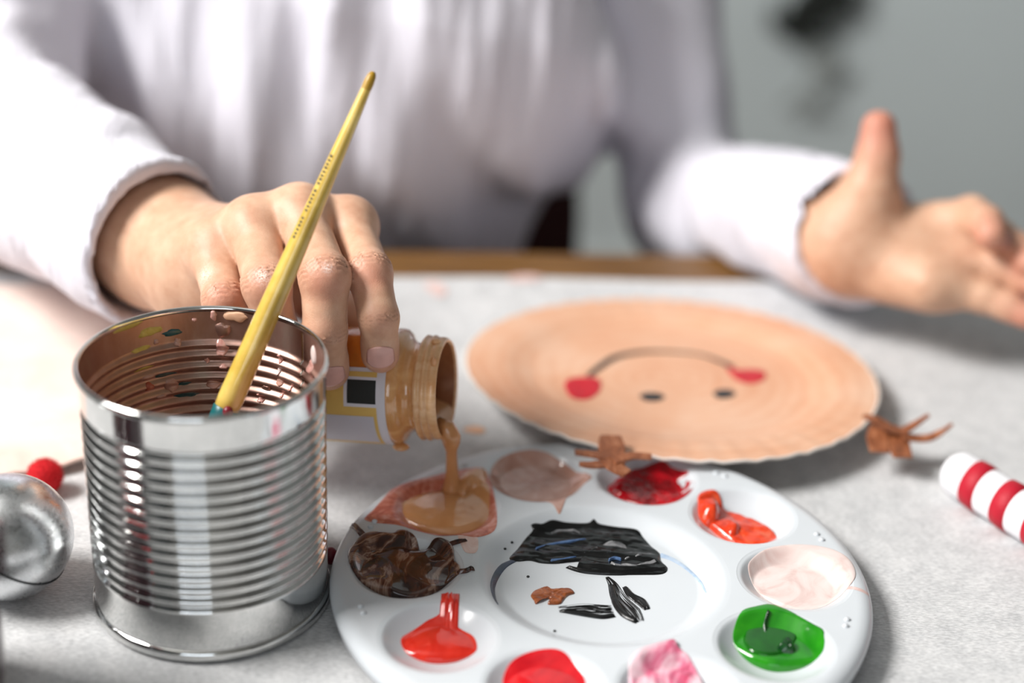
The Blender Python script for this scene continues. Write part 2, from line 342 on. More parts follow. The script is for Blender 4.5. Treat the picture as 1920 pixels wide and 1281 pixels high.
# ------------------------------------------------------------------ tin can
CX, CY, CH, CRAD = -.1238, .596, .1135, .0492
cr = empty('tin_can', (CX, CY, 0), 'ribbed silver tin can holding the yellow brush, paint splashed inside', 'can')
def can_r(z):
    r = CRAD
    if .0225 < z < .0981:
        e = min(1, (z-.0225)/.003, (.0981-z)/.003); r += -.0008*e+.00085*math.cos(2*math.pi*(z-.0225)/.0054)*e
    return r
zs = np.linspace(.0052, .1105, 330)
mk('can_wall', *lathe([(can_r(z), z) for z in zs], 160, (CX, CY, 0)), 'tin', cr)
mk('can_inner_wall', *lathe([(can_r(z)-.0005, z) for z in zs[::-1]], 160, (CX, CY, 0)), 'tin_inside', cr)
def ringprof(R, z, a, b, n=12): return [(R+a*math.cos(2*math.pi*k/n), z+b*math.sin(2*math.pi*k/n)) for k in range(n+1)]
mk('rim', *lathe(ringprof(CRAD+.0003, .1113, .0011, .0015), 160, (CX, CY, 0)), 'tin', cr)
mk('bottom_seam', *lathe([(.0488, .0052), (.0499, .0048), (.0506, .0036), (.0506, .0014), (.0500, .0003), (.0487, .0003), (.0478, .0016), (.0478, .0030)], 160, (CX, CY, 0)), 'tin', cr)
mk('can_floor', *lathe([(.0485, .0030), (.042, .0030), (.040, .0042), (.030, .0042), (.028, .0036), (.0001, .0036)], 96, (CX, CY, 0)), 'tin_inside', cr)
def can_pt(px, py):                                             # inner wall point seen at a photo pixel (far side)
    d = ray(px, py); o = CO-V(CX, CY, 0); R = CRAD-.0006
    A = d[0]**2+d[1]**2; B = 2*(o[0]*d[0]+o[1]*d[1]); Cc = o[0]**2+o[1]**2-R*R
    t = (-B+math.sqrt(max(0, B*B-4*A*Cc)))/(2*A); p = CO+d*t; return p
def wall_blob(name, px, py, wpx, hpx, mat, thick=.0009, irr=.2, seed=0, parent=cr):
    c = can_pt(px, py); R = CRAD-.0006; th0 = math.atan2(c[1]-CY, c[0]-CX); wr, hr = wpx/4300/2, hpx/4300/.88/2
    vs, fs = [], []; n, m = 20, 5
    for j in range(m+1):
        rho = j/m
        for i in range(n):
            a = 2*math.pi*i/n; k = 1+irr*mnoise.noise((math.cos(a)*1.4, math.sin(a)*1.4, seed*3.1))*2
            du, dz = wr*rho*k*math.cos(a), hr*rho*k*math.sin(a); z = min(c[2]+dz, .1108)
            h = thick*math.sqrt(max(0, 1-rho*rho)); rr = can_r(z)-.0006-h+(.0003 if rho == 1 else 0); th = th0+du/R
            vs.append(V(CX+rr*math.cos(th), CY+rr*math.sin(th), z))
    for j in range(m):
        for i in range(n): fs.append((j*n+i, j*n+(i+1) % n, (j+1)*n+(i+1) % n, (j+1)*n+i))
    return mk(name, vs, fs, mat, parent)
for k, (x, y, a, b, m) in enumerate([(415, 652, 27, 26, 'rose_drip'), (418, 618, 34, 26, 'tin_inside'), (400, 591, 14, 18, 'rose_drip'), (443, 594, 44, 22, 'smudge_peach'),
        (364, 600, 9, 8, 'rose_drip'), (388, 675, 10, 10, 'rose_drip'), (420, 685, 18, 7, 'rose_drip'), (527, 671, 11, 17, 'rose_drip'), (524, 696, 9, 11, 'pale_pink_paint'),
        (525, 716, 17, 12, 'beige_wash'), (547, 727, 8, 10, 'rose_drip'), (293, 641, 11, 11, 'beige_wash'), (333, 641, 14, 14, 'beige_wash'), (279, 726, 20, 17, 'red_stain'),
        (275, 706, 26, 12, 'beige_wash'), (321, 720, 28, 26, 'beige_wash'), (400, 720, 30, 14, 'beige_wash'), (410, 747, 16, 7, 'rose_drip'), (487, 738, 7, 5, 'rose_drip'),
        (490, 749, 16, 8, 'rose_drip'), (500, 727, 22, 10, 'tin_inside'), (530, 740, 9, 8, 'rose_drip'), (584, 691, 16, 30, 'rose_drip'), (588, 668, 18, 36, 'pale_pink_paint'),
        (283, 623, 44, 18, 'yellow_smear'), (322, 624, 44, 12, 'teal_smear'), (262, 655, 40, 9, 'yellow_smear'), (270, 690, 40, 9, 'yellow_smear'), (310, 702, 50, 9, 'teal_smear'),
        (345, 719, 26, 8, 'teal_smear'), (350, 740, 50, 8, 'teal_smear'), (300, 742, 22, 12, 'beige_wash'), (240, 612, 70, 10, 'yellow_smear'), (427, 745, 10, 12, 'rose_drip')]):
    wall_blob('paint_drip', x, y, a, b, m, .0008 if 'smear' not in m else .00035, .25, k)
sp = can_pt(568, 680); sth = math.atan2(sp[1]-CY, sp[0]-CX); vs, fs = [], []
for i, z in enumerate(np.linspace(.012, .1098, 180)):
    for s in (-1, 0, 1):
        rr = can_r(z)-.0005-(.0006 if s == 0 else 0); th = sth+s*.012; vs.append(V(CX+rr*math.cos(th), CY+rr*math.sin(th), z))
for i in range(179):
    for s in (0, 1): a = i*3+s; fs.append((a, a+1, a+4, a+3))
mk('weld_seam', vs, fs, 'seam_metal', cr)

# ------------------------------------------------------------------ brush standing in the can
def on_line(y): return 699+(425-699)*(y-138)/(765-138)
bR = uz(on_line(600), 600, .1135); bR = bR+unit(CO-bR)*.0065       # rests on the far rim
bB = uz(on_line(1085), 1085, .012)
bax = unit(bR-bB)
def line_at(y):                                                  # point of the brush axis seen at image row y
    best = min(np.linspace(0, .4, 1600), key=lambda t: abs(py_of(bB+bax*t)-y)); return best
def py_of(P): d = P-CO; return 640.5-FPX*np.dot(d, CU)/np.dot(d, _fw)
tT = line_at(134); tF = line_at(762); bru = empty('paintbrush', bB, 'yellow wooden brush leaning head-down in the ribbed tin can', 'brush')
L = tT-tF
prof = [(.0001, tF-.004), (.0052, tF-.004), (.0056, tF+.004)]+[(.0056+(.0021-.0056)*f**1.0+.0004*math.sin(math.pi*f), tF+.004+(L-.012)*f) for f in np.linspace(.03, 1, 30)]
hd = mk('handle', *lathe(prof, 32, bB, bax), 'brush_yellow', bru)
mk('handle_end', *lathe([(.0021, tT-.0082), (.0022, tT-.005), (.0019, tT-.002), (.0011, tT-.0004), (.0001, tT)], 32, bB, bax), 'brush_tip_ochre', bru)
mk('teal_band', *lathe([(.0053, tF-.010), (.0055, tF-.008), (.0056, tF-.0035), (.00575, tF-.001), (.0054, tF-.0005)], 32, bB, bax), 'teal_paint', bru)
tb = unit(CO-(bB+bax*tF)); mk('paint_dab', *ellipsoid(bB+bax*(tF-.0025)+tb*.0052+CR*.0012, .0022, .0022, .0026), 'maroon_paint', bru)
mk('ferrule', *lathe([(.0052, tF-.010), (.0054, tF-.013), (.0050, tF-.015), (.0056, tF-.03), (.0050, tF-.036)], 32, bB, bax), 'ferrule_metal', bru)
mk('bristles', *lathe([(.0048, tF-.035), (.0056, tF-.045), (.0045, .006), (.001, .0)], 32, bB, bax, cap=(False, True)), 'bristle', bru)
bn = unit(np.cross(bax, tb))                                     # fine printing along the handle
for k in range(22):
    f = tF+L*(.50+.0115*k); r0 = .0056+(.0021-.0056)*((f-tF)/L)+.00052
    q = bB+bax*f; dirn = unit(tb*.75-bn*.66*(1 if np.dot(bn, CR) > 0 else -1)); e2 = unit(np.cross(bax, dirn)); h = .0009 if k % 3 else .0014
    c0 = q+dirn*r0; vs = [c0-e2*.00055-bax*.0005, c0+e2*.00055-bax*.0005, c0+e2*.00055+bax*h*.5, c0-e2*.00055+bax*h*.5]
    if k not in (6, 13): mk('printed_mark', vs, [(0, 1, 2, 3)], 'brush_print', bru, False)

# ------------------------------------------------------------------ palette
PX, PY, PZ, PR = .0424, .6030, .0140, .1162
WR, WD, MR, MD, RING = .0232, .0095, .0538, .0060, .0840
WC = [V(PX+RING*math.cos(math.radians(1.5+36*k)), PY+RING*math.sin(math.radians(1.5+36*k))) for k in range(10)]
def wprof(r, R, D, f=.0010):
    e = R-r; e2 = (e+math.sqrt(e*e+f*f))/2; return -D*(1-max(0, (R-e2)/R)**2.6)
def mprof(r):
    e = MR-r; e2 = (e+math.sqrt(e*e+.0014**2))/2; t = min(1, e2/.0115); return -MD*(t*t*(3-2*t)*.75+.25*t)
def surf(x, y):
    d = math.hypot(x-PX, y-PY)
    if d < .0560: return PZ+mprof(d)
    if d > .1095: t = min(1, (d-.1095)/.0067); return PZ-.0045*(1-math.sqrt(max(0, 1-t*t)))
    for c in WC:
        q = math.hypot(x-c[0], y-c[1])
        if q < .0252: return PZ+wprof(q, WR, WD)
    return PZ
pal = empty('paint_palette', (PX, PY, 0), 'round white plastic palette with ten wells of wet paint', 'palette')
bm = bmesh.new()
def loop(cx, cy, r, n):
    q = [bm.verts.new((cx+r*math.cos(2*math.pi*i/n), cy+r*math.sin(2*math.pi*i/n), PZ)) for i in range(n)]
    for i in range(n): bm.edges.new((q[i], q[(i+1) % n]))
loop(PX, PY, .1095, 144); loop(PX, PY, .0560, 96)
for c in WC: loop(c[0], c[1], .0252, 64)
bmesh.ops.triangle_fill(bm, edges=bm.edges[:], use_beauty=True)
bm.verts.index_update()
tv = [V(*v.co) for v in bm.verts]; tf = [tuple(v.index for v in f.verts) for f in bm.faces]; bm.free()
rim_p = [(.1095+.0067*math.sin(a), PZ-.0045*(1-math.cos(a))) for a in np.linspace(0, math.pi/2, 12)]+[(.1158, .0072), (.1150, .0042), (.1142, .0038), (.1140, .0046), (.1144, .0090), (.110, .0120)]
mk('palette_deck', tv, tf, 'palette_plastic', pal, False)
mk('palette_rim', *lathe(rim_p, 160, (PX, PY, 0)), 'palette_plastic', pal)
mk('mixing_well', *join(lathe([(r, PZ+mprof(r) if r < .0555 else PZ) for r in list(np.linspace(.0560, .041, 24))+[.03, .015, .002]], 120, (PX, PY, 0), cap=(False, True)), lathe([(.047, .0062), (.0565, .0122)], 120, (PX, PY, 0), cap=(True, False))), 'palette_plastic', pal)
for c in WC:
    mk('well', *join(lathe([(r, PZ+wprof(r, WR, WD) if r < .025 else PZ) for r in [.0252, .0247, .0242, .0238, .0235, .0232, .0229, .0226, .0222, .0217, .021, .02, .018, .0155, .0125, .009, .005, .002]], 64, (c[0], c[1], 0), cap=(False, True)), lathe([(.012, .0018), (.02, .0065), (.0246, .0122)], 64, (c[0], c[1], 0), cap=(True, False))), 'palette_plastic', pal)
for k in range(10):
    for s in (-1, 1):
        a = math.radians(1.5+36*k+18+s*1.3); mk('nub', *lathe([(.00135, 0), (.0013, .0005), (.0009, .0010), (.0004, .0012), (.0001, .00125)], 14, (PX+.1055*math.cos(a), PY+.1055*math.sin(a), PZ-.0001)), 'palette_plastic', pal)

# ------------------------------------------------------------------ paint on the palette
def fbm(x, y, f, seed=0., o=3):
    a, s, t = 1., 0., 0.
    for k in range(o): s += a*mnoise.noise((x*f, y*f, seed+k*7.3)); t += a; a *= .5; f *= 2.1
    return s/t
def ridge(x, y, f, seed=0.): wx = x+.006*fbm(x, y, f*.6, seed+5); wy = y+.006*fbm(x, y, f*.6, seed+9); return 1-2*abs(fbm(wx, wy, f, seed, 2))
def us(x, y):                                                    # photo pixel -> palette surface
    d = ray(x, y); z = PZ
    for _ in range(14): P = CO+d*(z-CAMH)/d[2]; z = .5*z+.5*surf(P[0], P[1])
    return P
def hit(x, y, z): return us(x, y) if z is None else uz(x, y, z)
def blob(name, px, mat, parent=None, zref=PZ, level=None, thick=.0006, amp=0., freq=120, kind='fbm', center=None, n=120, rings=26, edge=.12, seed=0., dome=0.):
    ol = flat_outline([hit(x, y, zref)[:2] for x, y in px], n); c = ol.mean(0) if center is None else hit(*center, zref)[:2]
    vs, fs = [V(0, 0, 0)], []
    rr = 1-(1-np.linspace(0, 1, rings+1)[1:])**1.6
    def zz(x, y, rho):
        s = surf(x, y); p = min(1, max(0, (1-rho)/edge)); p = math.sqrt(p*(2-p))
        z = s+.00008+thick*p
        if level is not None: z = max(z, z+(level-z)*p) if level > z else z
        nz = ridge(x, y, freq, seed) if kind == 'ridge' else fbm(x*.45+y*.1, y*1.3, freq, seed) if kind == 'streak' else fbm(x, y, freq, seed)
        return z+amp*nz*p+dome*(1-rho*rho)*p
    vs[0] = V(c[0], c[1], zz(c[0], c[1], 0))
    for rho in rr:
        for q in ol: x, y = c+(q-c)*rho; vs.append(V(x, y, zz(x, y, rho)))
    for i in range(n): fs.append((0, 1+i, 1+(i+1) % n))
    for j in range(rings-1):
        for i in range(n): a = 1+j*n; fs.append((a+i, a+n+i, a+n+(i+1) % n, a+(i+1) % n))
    return mk(name, vs, fs, mat, parent)
def stroke(name, px, widths, mat, parent=None, zref=PZ, thick=.0006, nv=18, nu=60, ridges=.5, ragged=.15, seed=0, bow=0.):
    P = np.array([hit(x, y, zref)[:2] for x, y in px]); N = len(P); vs, fs = [], []
    def cr_(t):
        t = t*(N-1); i = min(int(t), N-2); f = t-i; p0, p1, p2, p3 = P[max(i-1, 0)], P[i], P[i+1], P[min(i+2, N-1)]
        return .5*((2*p1)+(-p0+p2)*f+(2*p0-5*p1+4*p2-p3)*f*f+(-p0+3*p1-3*p2+p3)*f**3)
    for i in range(nu+1):
        for j in range(nv+1):
            v = -1+2*j/nv; s0 = ragged*abs(mnoise.noise((j*.9, seed, 1))); s1 = 1-ragged*abs(mnoise.noise((j*.9, seed, 8)))
            t = s0+(s1-s0)*i/nu; c = cr_(min(1, max(0, t))); d = cr_(min(1, t+.01))-cr_(max(0, t-.01)); nn = unit(V(-d[1], d[0]))
            wd = np.interp(t, np.linspace(0, 1, len(widths)), widths)/4400/2
            p = c+nn*v*wd; rg = (1-ridges)+ridges*(mnoise.noise((j*.9+.3, t*2.2, seed*5.))*1.1+.3)
            e = math.sqrt(max(0, 1-v*v))*min(1, i/3, (nu-i)/3)
            vs.append(V(p[0], p[1], surf(*p)+.00006+thick*max(-.35 if ridges > 1 else .02, rg)*e+bow*math.sin(math.pi*t)*e))
    for i in range(nu):
        for j in range(nv): a = i*(nv+1)+j; fs.append((a, a+1, a+nv+2, a+nv+1))
    return mk(name, vs, fs, mat, parent)
def conv(pts, ox, oy, s): return [(ox+x/s, oy+y/s) for x, y in pts]
# poured peach paint with its stream
S0 = uz(848, 922, .0105)
poured = empty('poured_paint', V(S0[0], S0[1], .006), 'peach paint stream pouring from the jar into its palette well', 'paint')
ppx = [(750, 952), (762, 936), (795, 922), (845, 914), (880, 905), (912, 910), (920, 935), (917, 965), (897, 985), (857, 996), (810, 991), (770, 974)]
blob('pool', ppx, 'peach_paint', poured, .0118, .0112, .0004, .0006, 60, edge=.2, dome=.0012)
blob('fold', [(850, 915), (862, 895), (885, 884), (908, 882), (912, 900), (905, 915), (885, 916), (868, 925)], 'peach_paint', poured, .0135, .0150, .0004, .0004, 70, edge=.7, dome=.003)
mouthB = ud(846, 812, .762)
sx = [mouthB+V(-.007, .003, .0035), mouthB+V(-.002, .001, .0018)]+[V(mouthB[0]+(S0[0]-mouthB[0])*f, mouthB[1]+(S0[1]-mouthB[1])*f, mouthB[2]+(.0125-mouthB[2])*f-.001) for f in np.linspace(.06, 1, 14)]
mk('stream', *tube(sx, [.0030, .0042, .0046, .0041, .0034, .0027, .0026, .0026, .0027, .0028, .0029, .0031, .0034, .0038, .0044, .0052], 16), 'peach_paint', poured)
st = tag(blob('paint_stain', [(683, 974), (700, 956), (718, 936), (740, 915), (800, 896), (850, 884), (905, 878), (920, 905), (928, 935), (932, 965), (930, 990), (915, 1003), (888, 1008), (860, 1004), (825, 1005), (790, 998), (745, 985), (705, 981)], 'red_stain', None, None, None, .0003, .00015, 200, center=(825, 948), rings=40, edge=.05),
    'brick red dried paint ringing the well under the peach stream', 'paint')
blob('brushed_wash', [(855, 1002), (890, 1000), (897, 1020), (893, 1036), (880, 1038), (868, 1030)], 'salmon_wash', st, None, None, .0001, 0, n=40, rings=8)
tag(blob('beige_paint', [(918, 895), (925, 870), (950, 852), (990, 843), (1025, 847), (1060, 862), (1085, 880), (1110, 895), (1085, 912), (1065, 930), (1050, 960), (1035, 945), (1010, 936), (960, 930), (930, 915)], 'beige_wash', None, PZ, .0090, .0003, .0002, 60, center=(1015, 893), rings=40, edge=.06), 'thin beige pink wash filling the well beside the antler', 'paint')
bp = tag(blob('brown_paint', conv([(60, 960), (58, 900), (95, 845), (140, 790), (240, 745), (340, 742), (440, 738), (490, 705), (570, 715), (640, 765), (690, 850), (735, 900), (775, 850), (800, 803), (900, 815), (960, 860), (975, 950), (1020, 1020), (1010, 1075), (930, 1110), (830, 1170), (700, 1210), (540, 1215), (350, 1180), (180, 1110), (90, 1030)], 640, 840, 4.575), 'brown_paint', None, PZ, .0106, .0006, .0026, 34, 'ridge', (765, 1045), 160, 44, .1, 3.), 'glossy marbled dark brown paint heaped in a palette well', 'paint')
stroke('smear', conv([(200, 770), (140, 700), (80, 640)], 640, 840, 4.575), [16, 12, 9], 'brown_paint', bp, thick=.002, nu=24, seed=2)
stroke('smear', conv([(880, 850), (960, 825), (1085, 800)], 640, 840, 4.575), [16, 10, 2], 'brown_paint', bp, thick=.002, nu=24, seed=4)
stroke('smear', conv([(980, 1060), (1060, 1065), (1110, 1045), (1145, 1055)], 640, 840, 4.575), [14, 10, 7, 2], 'brown_paint', bp, thick=.002, nu=24, seed=5)
stroke('smear', conv([(560, 900), (575, 820), (560, 730)], 640, 840, 4.575), [22, 18, 8], 'brown_paint', bp, PZ, .0035, nu=24, seed=6)
sc1 = tag(blob('scarlet_paint', conv([(388, 1075), (420, 1045), (500, 1000), (545, 985), (600, 975), (670, 1020), (730, 1055), (752, 1095), (740, 1130), (650, 1155), (540, 1158), (450, 1140), (400, 1110)], 600, 780, 2.556), 'scarlet_paint', None, .008, .0078, .0006, .0003, 90, edge=.3, dome=.0016, center=(822, 1205)), 'bright scarlet paint with a tail running up its well', 'paint')
stroke('tail', conv([(600, 1090), (610, 1010), (620, 940), (625, 880)], 600, 780, 2.556), [46, 40, 34, 34], 'scarlet_paint', sc1, .011, .0022, 16, 40, .5, .06, 11)
rd = tag(blob('red_paint', [(944, 1290), (950, 1262), (975, 1245), (1015, 1236), (1050, 1238), (1080, 1260), (1098, 1282), (1090, 1310), (1040, 1330), (980, 1322)], 'red_paint', None, .009, .0090, .0006, .0003, 90, edge=.3, dome=.002), 'red paint swirled in the well at the bottom edge', 'paint')
stroke('swirl', [(958, 1292), (975, 1262), (1010, 1248), (1048, 1252), (1075, 1275), (1085, 1300)], [10, 14, 16, 14, 10, 6], 'red_paint', rd, .012, .0014, 12, 50, .2, .04, 13)
tag(blob('pink_paint', [(1178, 1262), (1185, 1242), (1205, 1228), (1235, 1220), (1262, 1214), (1272, 1228), (1290, 1240), (1308, 1258), (1322, 1278), (1325, 1305), (1280, 1325), (1215, 1315), (1185, 1290)], 'pink_paint', None, .011, .0098, .0006, .0017, 85, 'ridge', None, 120, 34, .14, 8.), 'streaky white and magenta pink paint in its well', 'paint')
gn = tag(blob('green_paint', conv([(280, 1010), (295, 950), (340, 890), (420, 865), (510, 850), (570, 865), (680, 920), (780, 975), (840, 1010), (850, 1050), (855, 1080), (840, 1120), (760, 1155), (640, 1168), (520, 1160), (400, 1120), (310, 1060)], 1290, 900, 3.362), 'green_paint', None, .0085, .0088, .0005, .0003, 60, edge=.16, dome=.0008), 'glossy green paint pooled in its palette well', 'paint')
blob('dark_swirl', conv([(345, 1015), (360, 950), (410, 900), (480, 880), (550, 885), (640, 925), (690, 960), (685, 1020), (640, 1080), (560, 1108), (460, 1105), (380, 1075)], 1290, 900, 3.362), 'mid_green_paint', gn, .0098, .0100, .0003, .0002, 60, edge=.15, dome=.0004)
stroke('dark_streak', conv([(505, 870), (485, 930), (520, 1000), (570, 1050), (640, 1070)], 1290, 900, 3.362), [4, 9, 9, 12, 8], 'dark_green_paint', gn, .0105, .0038, 10, 40, .3, .04, 17)
blob('dark_lump', conv([(545, 1065), (575, 1030), (600, 990), (650, 1000), (690, 1050), (670, 1085), (600, 1085)], 1290, 900, 3.362), 'dark_green_paint', gn, .0105, .0104, .0004, .0012, 200, 'ridge', edge=.6, dome=.0016, n=60, rings=14)
blob('lime_film', conv([(300, 920), (360, 860), (450, 830), (560, 850), (640, 880), (540, 862), (440, 862), (350, 895)], 1290, 900, 3.362), 'lime_film', gn, .0125, None, .00015, 0, n=50, rings=10)
tag(blob('pale_pink_paint', [(1404, 1060), (1412, 1043), (1440, 1028), (1480, 1022), (1525, 1023), (1565, 1032), (1592, 1048), (1604, 1070), (1600, 1090), (1575, 1110), (1540, 1122), (1500, 1124), (1460, 1112), (1425, 1093)], 'pale_pink_paint', None, PZ, .0092, .0003, .0003, 60, rings=34, edge=.05), 'pale pink paint thinly coating the well by the rim', 'paint')
og = tag(blob('orange_paint', conv([(785, 430), (800, 400), (850, 385), (890, 395), (905, 430), (990, 450), (1080, 490), (1150, 530), (1168, 575), (1140, 592), (1050, 598), (960, 580), (870, 530), (810, 480)], 1000, 780, 2.5576), 'orange_paint', None, .0105, .0092, .0006, .0026, 70, 'fbm', None, 120, 30, .16, 4., .0008), 'orange-red paint with a peaked lump in its well', 'paint')
blob('lump', conv([(790, 440), (800, 400), (850, 388), (888, 398), (905, 440), (890, 485), (840, 492), (805, 475)], 1000, 780, 2.5576), 'orange_paint', og, .013, .0125, .0004, .0014, 130, 'fbm', None, 60, 18, .6, 6., .004)
blob('lump', conv([(915, 530), (940, 495), (985, 500), (1000, 535), (975, 565), (935, 562)], 1000, 780, 2.5576), 'orange_paint', og, .011, .0105, .0004, .0006, 130, 'fbm', None, 50, 14, .7, 9., .002)
tag(blob('crimson_paint', conv([(640, 830), (700, 740), (830, 650), (930, 600), (1100, 565), (1290, 560), (1420, 620), (1560, 680), (1600, 700), (1590, 770), (1670, 830), (1640, 930), (1500, 1010), (1330, 1048), (1150, 1050), (960, 1010), (780, 930)], 1040, 780, 6.4), 'crimson_paint', None, .0118, .0100, .0006, .0042, 62, 'fbm', None, 140, 36, .14, 2., .0008), 'dark crimson paint lumped in the well under the antler', 'paint')
ZM = PZ-MD
blk = tag(blob('black_paint', conv([(240, 470), (300, 400), (370, 310), (430, 240), (415, 200), (450, 182), (510, 185), (590, 155), (700, 175), (880, 180), (930, 145), (970, 185), (1060, 205), (1270, 230), (1330, 290), (1400, 370), (1470, 430), (1480, 490), (1535, 550), (1490, 598), (1300, 605), (1100, 605), (880, 595), (790, 555), (830, 500), (720, 505), (620, 515), (500, 510), (410, 490), (300, 495)], 900, 940, 4.3636), 'black_paint', None, None, None, .0010, .0019, 115, 'streak', (1105, 1025), 200, 56, .22, 12.), 'thick black paint smeared across the palette middle', 'paint')
stroke('blue_streak', conv([(440, 410), (560, 375), (700, 350), (890, 325)], 900, 940, 4.3636), [3, 8, 9, 3], 'blue_paint', blk, None, .0019, 8, 40, .2, .05, 21)
stroke('blue_streak', conv([(570, 500), (680, 490), (800, 470)], 900, 940, 4.3636), [3, 6, 2], 'blue_paint', blk, None, .0017, 8, 30, .2, .05, 22)
stroke('blue_streak', conv([(1050, 500), (1100, 482), (1160, 495)], 900, 940, 4.3636), [3, 7, 3], 'blue_paint', blk, None, .0021, 8, 30, .2, .05, 23)
stroke('ridge_streak', conv([(700, 545), (860, 585), (1150, 595), (1400, 570), (1530, 560)], 900, 940, 4.3636), [2, 8, 12, 10, 4], 'black_stroke', blk, None, .0020, 12, 50, .5, .05, 24)
stroke('edge_wash', conv([(290, 480), (200, 530), (140, 600), (105, 690), (115, 780), (150, 850)], 900, 940, 4.3636), [12, 13, 12, 10, 7, 2], 'navy_wash', blk, None, .00025, 8, 50, .2, .02, 25)
stroke('edge_wash', conv([(1470, 440), (1580, 480), (1700, 560), (1800, 660), (1850, 750)], 900, 940, 4.3636), [16, 12, 8, 5, 2], 'blue_wash', blk, None, .0002, 8, 50, .2, .02, 26)
ru = tag(blob('rust_paint', conv([(415, 775), (450, 735), (540, 705), (580, 725), (640, 725), (730, 718), (772, 755), (720, 775), (680, 815), (655, 845), (570, 850), (555, 840), (590, 815), (520, 800), (460, 845), (440, 815)], 900, 940, 4.3636), 'rust_paint', None, ZM, None, .0007, .0006, 260, 'ridge', (1040, 1118), 110, 20, .25, 4.), 'small rust brown dab on the palette middle', 'paint')
s1 = tag(stroke('black_brushstroke', conv([(1090, 885), (980, 890), (850, 880), (640, 890)], 900, 940, 4.3636), [24, 34, 32, 20], 'black_stroke', None, ZM, .0008, 44, 70, 1.5, .6, 31), 'flat dry black brush stroke pointing at the rust dab', 'brush stroke')
stroke('heavy_edge', conv([(1105, 935), (1000, 950), (860, 935), (650, 905)], 900, 940, 4.3636), [12, 13, 10, 3], 'black_stroke', s1, None, .0012, 10, 40, .3, .05, 32)
s2 = tag(stroke('black_brushstroke', conv([(1035, 620), (1085, 680), (1140, 800), (1230, 900), (1300, 990)], 900, 940, 4.3636), [5, 19, 33, 40, 22], 'black_stroke', None, ZM, .0009, 44, 70, 1.5, .12, 33), 'steep ridged black brush stroke beneath the black smear', 'brush stroke')
stroke('side_lobe', conv([(1180, 700), (1230, 770), (1310, 820), (1370, 890)], 900, 940, 4.3636), [8, 16, 24, 12], 'black_stroke', s2, None, .0012, 14, 40, .4, .08, 34)
stroke('heavy_edge', conv([(1075, 680), (1110, 830), (1180, 930), (1290, 995)], 900, 940, 4.3636), [8, 15, 16, 10], 'black_stroke', s2, None, .0015, 12, 40, .3, .05, 35)
tag(stroke('pink_smear', [(1575, 1096), (1605, 1104), (1632, 1110)], [8, 10, 12], 'pink_wash', None, PZ, .0002, 14, 24, 1.0, .3, 36), 'faint pink smear on the palette rim', 'paint')
for k, pts in enumerate(([(885, 445), (930, 405), (1010, 375), (1110, 372), (1220, 408)], [(1180, 492), (1260, 478), (1350, 462)], [(1050, 522), (1150, 545), (1300, 540), (1470, 500)], [(560, 290), (640, 265), (760, 262), (820, 290)])):
    stroke('dry_streak', conv(pts, 900, 940, 4.3636), [4, 9, 10, 4], 'grey_streak', blk, None, .0026, 16, 50, 1.4, .2, 40+k)
for k, (x, y) in enumerate([(990, 1082), (1040, 1184), (947, 1030), (960, 1018)]):
    blob('fleck', [(x-3, y), (x, y-2), (x+3, y), (x, y+2)], 'black_stroke', blk, None, None, .0003, 0, n=12, rings=4)

# ------------------------------------------------------------------ paint jar lying in the hand
JM = ud(838, 729, .764); JA = unit(V(.982, -.165, .075)); JR = .0268       # mouth centre, axis towards the mouth
jref = unit(unit(CO-JM)*1.0 - JA*np.dot(unit(CO-JM), JA))
jar = empty('paint_jar', JM-JA*.05+V(0, 0, -JR), 'glass jar of peach paint tipped sideways with a yellow label', 'jar')
glass_p = [(.0001, -.098), (.020, -.098), (.0245, -.0965), (.0262, -.093), (.0264, -.09), (.0264, -.0245)]
mk('jar_body', *lathe(glass_p, 96, JM, JA), 'amber_glass', jar)
mk('jar_shoulder', *lathe([(.0264, -.0245), (.0266, -.0235), (.0267, -.0215), (.0263, -.0195), (.0248, -.0178), (.0226, -.0168), (.0210, -.0155), (.0205, -.0138), (.0208, -.0122), (.0222, -.0110)], 96, JM, JA), 'peach_jar', jar)
th_p = [(.0222, -.0110), (.0234, -.0105), (.0243, -.0096), (.0241, -.0088), (.0234, -.0084), (.0232, -.0076), (.0240, -.0070), (.0243, -.0062), (.0239, -.0054), (.0232, -.005), (.0231, -.0042), (.0236, -.0036), (.0236, -.0022), (.0232, -.0008), (.0224, 0), (.0216, -.0002), (.0212, -.001)]
mk('threaded_neck', *lathe(th_p, 96, JM, JA), 'peach_thread', jar)
mk('jar_inner_wall', *lathe([(.0212, -.001), (.0208, -.006), (.0198, -.0142), (.0235, -.021), (.0245, -.03), (.0245, -.085), (.0001, -.09)], 96, JM, JA), 'jar_inside', jar)
# paint lying in the tipped jar (level chord)
vs, fs = [], []; e_up = unit(V(0, 0, 1)-JA*JA[2]); e_s = np.cross(JA, e_up); nn = 24
for j, (h, r, lv) in enumerate([(-.084, .0243, -.004), (-.03, .0243, -.007), (-.018, .0222, -.0105), (-.012, .0205, -.0125), (-.003, .0208, -.0155), (.0004, .0214, -.0180)]):
    xs = math.sqrt(max(0, r*r-lv*lv))
    for i in range(nn+1):
        s = -1+2*i/nn; vs.append(JM+JA*h+e_s*xs*s+e_up*(lv-.0012*(1-s*s)*(j > 3)))
for j in range(5):
    for i in range(nn): a = j*(nn+1)+i; fs.append((a, a+1, a+nn+2, a+nn+1))
mk('paint_inside', vs, fs, 'peach_paint', jar)
def jar_th(y, x=690):                                            # angle around the axis of a photo row on the jar wall
    best, bd = 0, 1e9
    for t in np.linspace(-1.3, 1.3, 261):
        e2 = np.cross(JA, jref); P = JM-JA*.032+JR*(math.cos(t)*jref+math.sin(t)*e2)
        d = abs(py_of(P)-y)
        if d < bd: best, bd = t, d
    return best
